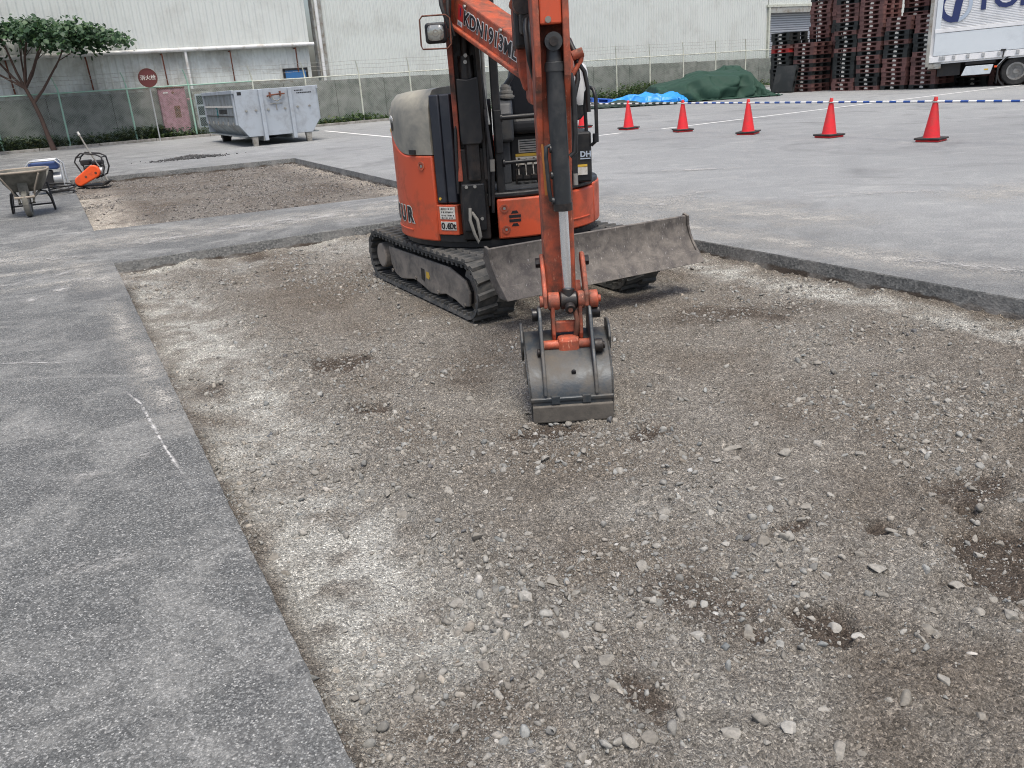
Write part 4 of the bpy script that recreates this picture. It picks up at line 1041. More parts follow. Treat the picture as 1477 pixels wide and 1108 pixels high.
# big heap: along-axis stations from left to right, each an arch from front foot over the top to the back foot
def heap(x0, y0, x1, y1, prof, w):
    rows = []
    d = Vector((x1 - x0, y1 - y0)); L = d.length; d.normalize(); q = Vector((-d.y, d.x))
    for t, h, k in prof:
        c = Vector((x0, y0)) + d * (L * t); row = []
        for a, zz in ((-1.18, 0), (-1.0, .0), (-.92, .45), (-.72, .82), (-.35, .97), (0, 1), (.4, .98), (.8, .8), (1.0, 0.0)):
            p = c + q * (a * w * k); row.append((p.x, p.y, zz * h))
        rows.append(row)
    return rows
drape('green_tarpaulin', heap(6.6, 37.2, 11.4, 37.6, [(-.02, .03, .75), (.0, .05, .8), (.05, .62, .85), (.12, .74, .9), (.28, .82, .95), (.38, .98, 1.0), (.5, 1.08, 1.0), (.7, 1.12, 1.05), (.82, 1.06, 1.05), (.9, .8, 1.05), (.96, .35, 1.1), (1.0, .12, 1.15), (1.06, .03, 1.1)], 1.45), M['tarp_green'], 'large dark green tarpaulin draped over a long heap beside the pallets', 'tarpaulin', fold=.20, seed=1)
drape('green_tarpaulin', heap(9.5, 38.9, 11.4, 39.2, [(0, .03, .7), (.1, 1.05, .9), (.4, 1.24, 1), (.75, 1.2, 1), (.9, .95, 1), (1, .03, .9)], .7), M['tarp_green'], 'brighter green tarpaulin hump behind the large dark green one', 'tarpaulin', fold=.15, seed=3)
drape('blue_tarpaulin', heap(4.7, 36.9, 7.95, 36.0, [(0, .02, .6), (.1, .22, .8), (.3, .36, .9), (.5, .40, 1), (.7, .33, 1), (.88, .40, .9), (.97, .25, .8), (1.02, .02, .7)], .75), M['tarp_blue'], 'crumpled bright blue plastic sheeting beside the green tarpaulin', 'tarpaulin', fold=.20, seed=5)
drape('dark_tarpaulin', heap(3.9, 35.6, 7.6, 35.0, [(0, .02, .5), (.1, .12, .8), (.3, .26, .9), (.45, .22, 1), (.6, .10, 1), (.9, .06, .9), (1.02, .02, .6)], .5), M['tarp_dark'], 'flat dark green tarpaulin lying in front of the blue sheeting', 'tarpaulin', fold=.06, seed=6)
bp = bpy.data.objects.new('blue_pallet', pallet_mesh('pallet', M['pal_blue'])); COL.objects.link(bp); bp.location = (4.9, 38.0, .12); bp.scale = (1.5, 1.1, 1); bp.rotation_euler = (.02, .12, .2)
tag(bp, 'blue plastic pallet slightly tilted under the blue sheeting', 'pallet')

# ------------------------------------------------------------------ cones and bars
CA = Vector((3.39, 21.95)); CB = Vector((7.2, 14.16)); CU = (CB - CA).normalized(); CS = (CB - CA).length / 4
def make_cone(loc, rot, label):
    t = thing('traffic_cone', loc, label, 'cone', 'red cones along the barrier', rot); t.rotation_euler = (random.gauss(0, .010), random.gauss(0, .010), rot)
    mb = MB(); n = 28
    prof = [(.150, .030), (.142, .05), (.132, .07), (.128, .09), (.034, .655), (.031, .69), (.026, .70), (.012, .70)]
    rows = [[(r * math.cos(2 * math.pi * i / n), r * math.sin(2 * math.pi * i / n), z) for i in range(n)] for r, z in prof]
    mb.sweep(rows, True); mb.obj('body', M['cone'], t, smooth=35)
    mb = MB(); mb.bx(-.185, .185, -.185, .185, .004, .034); mb.obj('base', M['cone'], t, bevel=.012)
    mb = MB(); mb.bx(-.205, .205, -.205, .205, .036, .066)
    o = mb.obj('rubber_weight', M['conebase'], t, bevel=.01)
    return t
where = ['red traffic cone partly hidden behind the excavator', 'red traffic cone nearest the excavator on its right', 'second red traffic cone right of the excavator', 'third red traffic cone, before the green tarpaulin', 'fourth red traffic cone, before the pallet stacks', 'largest red traffic cone, nearest the truck and the camera', 'red traffic cone outside the right frame edge']
ctop = []
for k in range(-1, 6):
    p = CA + CU * (CS * k); make_cone((p.x, p.y, 0), [.3, .5, .1, .9, .4, .7, .2][k + 1] + random.uniform(-.1, .1), where[k + 1]); ctop.append(V(p.x, p.y, .625))
names = ['black and white striped bar from behind the excavator to its nearest cone', 'black and white striped bar between the two cones nearest the excavator', 'blue and white striped bar before the green tarpaulin', 'blue and white striped bar before the pallet stacks', 'blue and white striped bar before the truck tail', 'blue and white striped bar leaving the frame at right']
for k in range(6):
    a, b = ctop[k], ctop[k + 1]; t = thing('cone_bar', (a + b) / 2, names[k], 'barrier bar', 'striped bars between the cones')
    d = (b - a).normalized(); L = (b - a).length - .09; n = 15; c = V(0, 0, 0)
    for i in range(n):
        p0 = c - d * L / 2 + d * (L * i / n); p1 = p0 + d * (L / n)
        mb = MB(); mb.cyl(p0, p1, .0185, n=12)
        mb.obj('stripe', M['bar_white'] if i % 2 == 0 else (M['bar_black'] if k < 2 else M['bar_blue']), t, smooth=40)
    for e in (-1, 1):
        mb = MB(); mb.ring(d * (e * (L / 2 + .045)), (0, 0, 1), .052, .040, .02, 20); mb.obj('end_ring', M['bar_white'], t, smooth=40)

# ------------------------------------------------------------------ truck (side towards the camera, tail at left)
def truck():
    t = thing('box_truck', (16.0, 32.55, 0), 'silver wing-body truck with navy logo parked at the right edge', 'truck', rotz=R_(-27))
    TL = 9.2
    def part(mb, name, mat, **k): return mb.obj(name, mat, k.pop('parent', t), **k)
    tl = math.tan(R_(1.5))
    def zz(x, z): return z + x * tl
    def slab(x0, x1, y0, y1, z0, z1):
        mb = MB(); mb.prism([(x0, zz(x0, z0)), (x1, zz(x1, z0)), (x1, zz(x1, z1)), (x0, zz(x0, z1))], (0, y0, 0), (1, 0, 0), (0, 0, 1), (0, y1 - y0, 0)); return mb
    part(slab(.03, TL, .06, 2.4, .86, 4.0), 'cargo_box', M['truck_white'])
    # upper wing panel: horizontal ribs
    mb = MB(); prof = []; z = 2.06
    while z < 3.85: prof += [(.0, z), (.022, z + .008), (.022, z + .028), (.0, z + .036)]; z += .055
    mb.sweep([[(.42, .03 - p[0] + .01, zz(.42, p[1])) for p in prof], [(TL, .03 - p[0] + .01, zz(TL, p[1])) for p in prof]])
    part(mb, 'ribbed_wing_panel', M['truck_white'])
    part(slab(.24, .42, -.015, .06, 1.90, 4.0), 'panel_rail', M['truck_lower'], bevel=.01)
    part(slab(.24, TL, -.02, .06, 1.92, 2.05), 'panel_rail', M['truck_white'], bevel=.01)
    for k in range(3):
        x0 = .26 + k * 3.0; part(slab(x0, x0 + 2.985, -.01, .06, 1.14, 1.905), 'drop_side', M['truck_lower'], bevel=.012)
    part(slab(.10, TL, -.005, .06, .92, 1.13), 'side_rail', M['truck_white'], bevel=.01)
    part(slab(.02, .14, -.05, .12, .78, 4.0), 'rear_pillar', M['flash'], bevel=.012)
    for x in (.52, .62, .95, 1.40, 1.88, 2.38, 2.95, 3.5, 4.2, 4.9, 5.6):
        mb = MB(); mb.box((x, -.025, zz(x, 1.06)), (.10, .05, .13)); part(mb, 'latch', M['galv'], bevel=.012)
    mb = MB(); mb.box((2.5, -.03, zz(2.5, 1.16)), (.16, .05, .05)); mb.beam((2.52, -.03, zz(2.5, 1.12)), (2.50, -.03, zz(2.5, .9)), .04, .04); part(mb, 'side_lock', M['truck_dark'])
    part(slab(.1, TL, .75, 1.7, .55, .85), 'chassis', M['truck_dark'])
    part(slab(.45, 1.2, .25, 2.2, .42, .84), 'tail_frame', M['truck_dark'])
    part(slab(.12, .55, .02, 2.35, .70, .90), 'rear_step', M['flash'], bevel=.01)
    mb = MB(); mb.prism([(.12, .70), (.55, .86), (.12, .86)], (0, .01, 0), (1, 0, 0), (0, 0, 1), (0, .05, 0)); part(mb, 'bumper_bracket', M['flash'])
    mb = MB(); mb.prism([(1.25, .42), (2.17, .44), (2.25, .76), (1.37, .74)], (0, .05, 0), (1, 0, 0), (0, 0, 1), (0, .5, 0)); tb = part(mb, 'tool_box', M['truck_lower'], bevel=.015)
    mb = MB(); mb.box((2.03, .046, .60), (.13, .006, .05)); part(mb, 'plate', M['yellow'], parent=tb)
    part(slab(1.35, 2.3, .08, .5, .75, .84), 'tool_box_hanger', M['truck_dark'])
    mb = MB(); mb.box((2.40, .35, .42), (.03, .7, .64)); part(mb, 'mudflap', M['truck_dark'])
    mb = MB(); mb.beam((2.34, .03, .66), (2.58, .03, .96), .03, .03); part(mb, 'stay', M['galv'])
    mb = MB(); mb.box((2.32, .02, .68), (.09, .04, .06)); part(mb, 'side_marker', M['comp_orange'])
    for wx in (2.98, 7.6):
        for wy in (.12, 2.05):
            mb = MB(); n = 40; prof = [(.30, 0), (.44, .0), (.475, .03), (.485, .08), (.485, .20), (.475, .25), (.44, .28), (.30, .28)]
            mb.sweep([[(wx + r * math.cos(6.28318 * i / n), wy + y, .485 + r * math.sin(6.28318 * i / n)) for r, y in prof] for i in range(n + 1)])
            w = part(mb, 'wheel', M['tyre'], smooth=35)
            mb = MB(); mb.ring((wx, wy + .05, .485), (0, 1, 0), .305, .245, .10, 32); part(mb, 'rim', M['rim'], parent=w, smooth=40)
            mb = MB(); mb.cyl((wx, wy + .10, .485), (wx, wy + .20, .485), .25, n=28)
            for i in range(8):
                a = i * math.pi / 4; mb.cyl((wx + .15 * math.cos(a), wy + .10, .485 + .15 * math.sin(a)), (wx + .15 * math.cos(a), wy + .06, .485 + .15 * math.sin(a)), .02, n=8)
            mb.cyl((wx, wy + .02, .485), (wx, wy + .12, .485), .085, n=20); part(mb, 'hub', M['rim'], parent=w, smooth=40)
    # fender arch: dark gap over the wheel
    mb = MB(); mb.ring((2.98, .35, .485), (0, 1, 0), .60, .55, .6, 32); part(mb, 'wheel_arch', M['truck_dark'], smooth=40)
    # cab, out of frame
    mb = MB(); mb.prism([(TL + .1, .5), (TL + 2.1, .5), (TL + 2.15, 1.6), (TL + 1.85, 2.8), (TL + .1, 2.9)], (0, .05, 0), (1, 0, 0), (0, 0, 1), (0, 2.3, 0)); part(mb, 'cab', M['truck_white'], bevel=.05)
    # logo: letter-like emblem of an arc, a leaning bar and a pale crescent
    cx, cz = .82, 2.84; yl = -.006; ta = math.atan(tl)
    def arc(r0, r1, a0, a1, sxx=1.0, k=22):
        m = MB(); m.sweep([[(cx + r * math.cos(R_(a)) * sxx, yl + dy, cz + r * math.sin(R_(a))) for r, dy in ((r0, 0), (r1, 0), (r1, .003), (r0, .003))] for a in [a0 + (a1 - a0) * i / k for i in range(k + 1)]], True); return m
    part(arc(.40, .60, 80, 262, .90), 'emblem_arc', M['navy'])
    part(arc(.47, .60, -80, 70, .90), 'emblem_crescent', M['pale_print'])
    mb = MB(); mb.prism([(cx - .10, cz - .59), (cx + .14, cz - .57), (cx + .26, cz + .40), (cx + .02, cz + .40)], (0, yl - .004, 0), (1, 0, 0), (0, 0, 1), (0, .003, 0)); part(mb, 'emblem_bar', M['navy'])
    mb = MB(); mb.prism([(cx - .1, cz + .32), (cx + .55, cz + .34), (cx + .55, cz + .50), (cx - .1, cz + .50)], (0, yl - .008, 0), (1, 0, 0), (0, 0, 1), (0, .003, 0)); part(mb, 'emblem_bar', M['navy'])
    text_obj('lettering', 'TOH', .98, M['navy'], t, (1.42, yl, 2.62), (1, 0, tl), (-tl, 0, 1), lift=.002, sx=.98, bold=.03)
truck()

# ------------------------------------------------------------------ waste skip
def skip():
    t = thing('waste_skip', (-7.42, 25.5, 0), 'open grey steel roll-off waste skip in front of the fence', 'skip', rotz=SROT)
    Wd, L, z0, z1 = 2.42, 5.0, .27, 1.58
    def cs(w0, w1): return [(w0, z1), (w0, .62), (w0 + .26, z0), (w1 - .26, z0), (w1, .62), (w1, z1)]
    # front wall with chamfered lower corners
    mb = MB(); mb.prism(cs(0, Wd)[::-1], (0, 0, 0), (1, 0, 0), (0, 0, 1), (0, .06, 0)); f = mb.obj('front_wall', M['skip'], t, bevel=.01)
    for x in (.74, 1.60):
        mb = MB(); mb.bx(x - .055, x + .055, -.10, -.002, .14, z1 - .01); mb.obj('rib', M['skip'], f, bevel=.012)
    for x, z in ((.28, 1.0), (.56, 1.0), (.92, 1.0), (1.42, 1.0), (1.80, 1.02), (2.16, 1.02)):
        mb = MB(); mb.bx(x - .015, x + .015, -.03, -.001, z - .03, z + .03); mb.bx(x - .04, x + .04, -.012, -.001, z - .012, z + .012); mb.obj('lug', M['flash'], f)
    mb = MB(); mb.tube([(.92, -.04, 1.36), (1.0, -.07, 1.39), (1.35, -.07, 1.41), (1.45, -.04, 1.41)], .022, 8); mb.bx(1.0, 1.04, -.09, -.002, 1.33, 1.47); mb.bx(1.30, 1.34, -.09, -.002, 1.35, 1.49)
    mb.obj('lifting_bail', M['rust'], f)
    mb = MB(); mb.tube([(1.06, -.06, 1.36), (1.10, -.08, 1.26), (1.2, -.08, 1.22), (1.30, -.08, 1.27), (1.32, -.06, 1.37)], .016, 8); mb.obj('hook_ring', M['flash'], f, smooth=60)
    mb = MB(); mb.bx(1.0, 1.36, -.015, -.001, 1.14, 1.165); mb.bx(1.16, 1.185, -.014, -.001, .96, 1.16); mb.obj('bracket_bar', M['flash'], f)
    mb = MB(); mb.bx(.09, .21, -.004, -.001, 1.44, 1.53); mb.obj('number_plate', M['ink'], f)
    for z, x0, x1 in ((1.475, 1.76, 2.02), (1.405, 1.82, 2.22)):
        x = x0
        while x < x1: w = random.uniform(.02, .05); mb = MB(); mb.bx(x, x + w, -.004, -.001, z - .017, z + .017); mb.obj('print_mark', M['ink'], f); x += w + .012
    for sgn, x in ((0, 0), (1, Wd)):
        poly = [(x, z1 - .005), (x, .62), (x + (.26 if not sgn else -.26), z0), (x + (.30 if not sgn else -.30), z0 + .03), (x + (.05 if not sgn else -.05), .635), (x + (.05 if not sgn else -.05), z1 - .005)]
        mb = MB(); mb.prism(poly, (0, .062, 0), (1, 0, 0), (0, 0, 1), (0, L - .062, 0)); sw = mb.obj('side_wall', M['skip_shaded'], t)
        xo = x - .03 if not sgn else x + .03; e = -1 if not sgn else 1
        mb = MB(); mb.bx(min(x, x + e * .06), max(x, x + e * .06), .0, L, z1 - .09, z1 + .012); mb.obj('top_rail', M['skip'], sw, bevel=.012)
        for z, hgt, mt in ((1.14, .055, 'white_plate'), (.86, .02, 'truck_dark')):
            mb = MB(); mb.bx(min(x - e * .004, x + e * .03), max(x - e * .004, x + e * .03), .1, L - .1, z - hgt / 2, z + hgt / 2); mb.obj('side_strake', M[mt], sw)
        for k in range(6):
            y = .6 + k * .8; mb = MB(); mb.bx(min(x, x + e * .035), max(x, x + e * .035), y, y + .04, .60, .70); mb.obj('hook', M['flash'], sw)
        for y in (.06, L - .16):
            mb = MB(); mb.bx(min(x - e * .003, x + e * .05), max(x - e * .003, x + e * .05), y, y + .12, .62, z1 - .09); mb.obj('corner_post', M['skip'], sw, bevel=.01)
        if not sgn:
            mb = MB(); pts = [(-.006, 3.0 + .12 * math.cos(a), 1.0 + .09 * math.sin(a) + .04) for a in [i * .35 for i in range(2, 11)]]
            pts += [(-.006, 3.0 - .12 * math.cos(a), .90 + .08 * math.sin(a)) for a in [i * .35 for i in range(-5, 4)]]
            mb.tube(pts, .022, 6); mb.obj('emblem', M['teal'], sw)
            y = 2.62
            for k in range(6):
                mb = MB(); mb.bx(-.006, -.002, y - .17, y, .93, 1.06); mb.obj('print_mark', M['ink'], sw); y -= .21
    mb = MB(); mb.bx(.05, Wd - .05, .06, L, z0, z0 + .03); mb.obj('floor', M['skip_shaded'], t)
    mb = MB(); mb.bx(0, Wd, L, L + .06, z0 + .05, z1); mb.obj('tail_door', M['skip'], t, bevel=.01)
    for x in (.66, 1.52):
        mb = MB(); mb.bx(x, x + .12, .0, L, .13, .265); mb.obj('skid_rail', M['skip_shaded'], t)
    for x in (.42, 2.04):
        mb = MB(); mb.prism([(x - .07, .0), (x + .07, 0), (x + .09, .265), (x - .09, .265)], (0, .02, 0), (1, 0, 0), (0, 0, 1), (0, .16, 0)); mb.obj('foot', M['kerb'], t, bevel=.01)
    for x in (.30, 1.85):
        mb = MB(); mb.cyl((x, L - .5, .13), (x + .26, L - .5, .13), .13, n=20); mb.bx(x - .02, x + .28, L - .66, L - .34, .12, .27); mb.obj('roller', M['truck_dark'], t, smooth=40)
skip()

# ------------------------------------------------------------------ wheelbarrow, generator, plate compactor
def barrow():
    t = thing('wheelbarrow', (-6.80, 12.35, 0), 'dirty grey wheelbarrow with a wooden rim at the left frame edge', 'wheelbarrow', rotz=R_(202))
    # local +y points away from its wheel's rolling front: wheel at y=+, handles at -y; after the turn the wheel faces the camera
    def part(mb, name, mat, p=None, **k): return mb.obj(name, mat, p or t, **k)
    mb = MB(); n = 32; rows = []
    prof = [(.125, -.035), (.165, -.042), (.185, -.03), (.19, 0), (.185, .03), (.165, .042), (.125, .035)]
    mb.sweep([[(y, .10 + r * math.cos(6.28318 * i / n), .19 + r * math.sin(6.28318 * i / n)) for r, y in prof] for i in range(n + 1)])
    w = part(mb, 'wheel', M['barrow'], smooth=40)
    mb = MB(); mb.ring((0, .10, .19), (1, 0, 0), .128, .09, .06, 24); mb.cyl((-.03, .10, .19), (.03, .10, .19), .095, n=20); part(mb, 'rim', M['rim'], w, smooth=40)
    mb = MB(); mb.cyl((-.11, .10, .19), (.11, .10, .19), .011, n=8); part(mb, 'axle', M['truck_dark'], w)
    # tray: lofted open tub
    def loop(cx, cy, a, b, z, k=24, pw=3.2):
        out = []
        for i in range(k):
            th = 6.28318 * i / k; c, s_ = math.cos(th), math.sin(th)
            out.append((cx + a * math.copysign(abs(c) ** (2 / pw), c), cy + b * math.copysign(abs(s_) ** (2 / pw), s_), z))
        return out
    mb = MB(); mb.sweep([loop(0, -.30, .17, .20, .335), loop(0, -.28, .20, .25, .35), loop(0, -.24, .27, .37, .47), loop(0, -.20, .315, .45, .61), loop(0, -.20, .335, .47, .625), loop(0, -.20, .330, .465, .632), loop(0, -.20, .305, .44, .615), loop(0, -.24, .255, .36, .47), loop(0, -.28, .19, .24, .365)], True)
    part(mb, 'tray', M['barrow'], smooth=50)
    mb = MB(); mb.tube(loop(0, -.20, .335, .47, .628), .016, 8, True); part(mb, 'rim_board', M['barrow_rim'], smooth=60)
    for s_ in (-1, 1):
        mb = MB(); mb.tube([(s_ * .09, .12, .20), (s_ * .10, .02, .27), (s_ * .17, -.25, .33), (s_ * .25, -.75, .50), (s_ * .27, -1.05, .58)], .017, 8); part(mb, 'handle', M['barrow'], smooth=60)
        mb = MB(); mb.tube([(s_ * .18, -.20, .33), (s_ * .235, -.33, .30), (s_ * .265, -.42, .20), (s_ * .285, -.46, .015), (s_ * .28, -.56, .012), (s_ * .24, -.66, .40)], .014, 8); part(mb, 'leg', M['truck_dark'], smooth=60)
        mb = MB(); mb.tube([(s_ * .115, .10, .27), (s_ * .15, .17, .40), (s_ * .25, .235, .60)], .012, 8); part(mb, 'front_stay', M['barrow_rim'], smooth=60)
    mb = MB(); mb.cyl((-.28, -.45, .11), (.28, -.45, .11), .012, n=8); part(mb, 'cross_tube', M['truck_dark'])
    mb = MB(); mb.tube([(-.125, .21, .285), (-.06, .245, .285), (.06, .245, .285), (.125, .21, .285)], .017, 8); part(mb, 'front_bar', M['barrow_rim'], smooth=60)
    mb = MB(); mb.box((0, .12, .40), (.13, .03, .17)); part(mb, 'wheel_guard', M['barrow'], bevel=.01)
barrow()
def generator():
    t = thing('portable_generator', (-8.10, 15.55, 0), 'small blue portable engine set in a silver tube frame behind the wheelbarrow', 'generator', rotz=R_(20))
    def rr(x, a, b, z0, z1, r): return [(x, a, z0), (x, a, z1 - r), (x, a + r, z1), (x, b - r, z1), (x, b, z1 - r), (x, b, z0)]
    for y in (-.2, .2):
        mb = MB(); mb.tube([(-.28, y, .03), (-.28, y, .50), (-.20, y, .58), (.20, y, .58), (.28, y, .50), (.28, y, .03)], .016, 8); mb.obj('frame_hoop', M['galv'], t, smooth=60)
    for x in (-.2, .2):
        mb = MB(); mb.cyl((x, -.2, .58), (x, .2, .58), .014, n=8); mb.obj('cross_tube', M['galv'], t, smooth=60)
    for x in (-.28, .28):
        mb = MB(); mb.cyl((x, -.2, .05), (x, .2, .05), .014, n=8); mb.obj('base_tube', M['truck_dark'], t, smooth=60)
    mb = MB(); mb.bx(-.24, .24, -.17, .17, .42, .55); mb.obj('fuel_tank', M['gen_blue'], t, bevel=.03)
    mb = MB(); mb.bx(-.22, .10, -.15, .15, .10, .40); mb.obj('engine', M['truck_dark'], t, bevel=.02)
    mb = MB(); mb.cyl((.10, 0, .24), (.25, 0, .24), .12, n=20); mb.obj('pump_housing', M['galv'], t, smooth=40, bevel=.01)
    mb = MB(); mb.bx(-.12, .02, -.172, -.168, .455, .495); mb.obj('name_mark', M['white'], t)
    h = thing('coiled_hose', (-7.75, 15.25, 0), 'black hose coiled on the asphalt beside the portable engine set', 'hose')
    mb = MB(); pts = []
    for i in range(70):
        a = i * .32; r = .16 + .06 * math.sin(i * .21); pts.append((r * math.cos(a) * 1.2, r * math.sin(a), .02 + .0022 * i + .015 * math.sin(i * .5)))
    mb.tube(pts, .014, 6); mb.obj('hose', M['black_hose'], h, smooth=60)
generator()
def compactor():
    t = thing('plate_compactor', (-8.22, 17.55, -.10), 'orange plate compactor with tube guard and upright handle at the pit corner', 'compactor', rotz=R_(8))
    def part(mb, name, mat, p=None, **k): return mb.obj(name, mat, p or t, **k)
    mb = MB(); mb.prism([(-.36, .07), (-.26, .015), (.20, .0), (.30, .08), (.27, .10), (.18, .035), (-.24, .04), (-.34, .09)], (0, -.17, 0), (1, 0, 0), (0, 0, 1), (0, .38, 0)); part(mb, 'base_plate', M['truck_dark'], bevel=.006)
    n = 14; P1 = (-.20, .13, .095); P2 = (.10, .30, .125)
    def hull():
        out = []; d = math.atan2(P2[1] - P1[1], P2[0] - P1[0])
        for i in range(n + 1): a = d + math.pi / 2 + math.pi * i / n; out.append((P1[0] + P1[2] * math.cos(a), P1[1] + P1[2] * math.sin(a)))
        for i in range(n + 1): a = d - math.pi / 2 + math.pi * i / n; out.append((P2[0] + P2[2] * math.cos(a), P2[1] + P2[2] * math.sin(a)))
        return out
    mb = MB(); mb.prism(hull(), (0, -.25, 0), (1, 0, 0), (0, 0, 1), (0, .09, 0)); c = part(mb, 'belt_cover', M['comp_orange'], bevel=.025, seg=3)
    for x, z in ((-.06, .21), (.14, .27)):
        mb = MB(); mb.cyl((x, -.254, z), (x, -.249, z), .025, n=14); part(mb, 'bolt_recess', M['rust'], c)
    mb = MB(); mb.bx(-.12, .20, -.12, .16, .22, .40); part(mb, 'engine', M['truck_dark'], bevel=.02)
    mb = MB(); mb.bx(-.16, .02, -.10, .12, .42, .52); part(mb, 'air_filter', M['truck_dark'], bevel=.02)
    mb = MB(); mb.bx(.04, .24, -.10, .14, .41, .50); part(mb, 'fuel_tank', M['black'], bevel=.03)
    mb = MB(); mb.cyl((.20, -.13, .30), (.26, -.13, .30), .07, n=18); part(mb, 'recoil_starter', M['galv'], smooth=40)
    for y in (-.15, .17):
        mb = MB(); mb.tube([(-.10, y, .18), (-.24, y, .50), (-.20, y, .58), (-.10, y, .66), (.18, y, .62), (.28, y, .56), (.30, y, .36), (.24, y, .22), (.10, y, .16)], .016, 8); part(mb, 'guard_hoop', M['truck_dark'], smooth=60)
    for p in ((-.20, .58), (.28, .56)):
        mb = MB(); mb.cyl((p[0], -.15, p[1]), (p[0], .17, p[1]), .013, n=8); part(mb, 'guard_tie', M['truck_dark'])
    mb = MB(); mb.tube([(.30, -.12, .10), (.22, -.10, .30), (.02, -.06, .78), (-.06, -.05, 1.00)], .017, 8); hd = part(mb, 'handle', M['flash'], smooth=60)
    mb = MB(); mb.cyl((-.06, -.05, 1.00), (-.085, -.045, 1.07), .022, n=10); part(mb, 'grip', M['white_plate'], hd, smooth=40)
compactor()

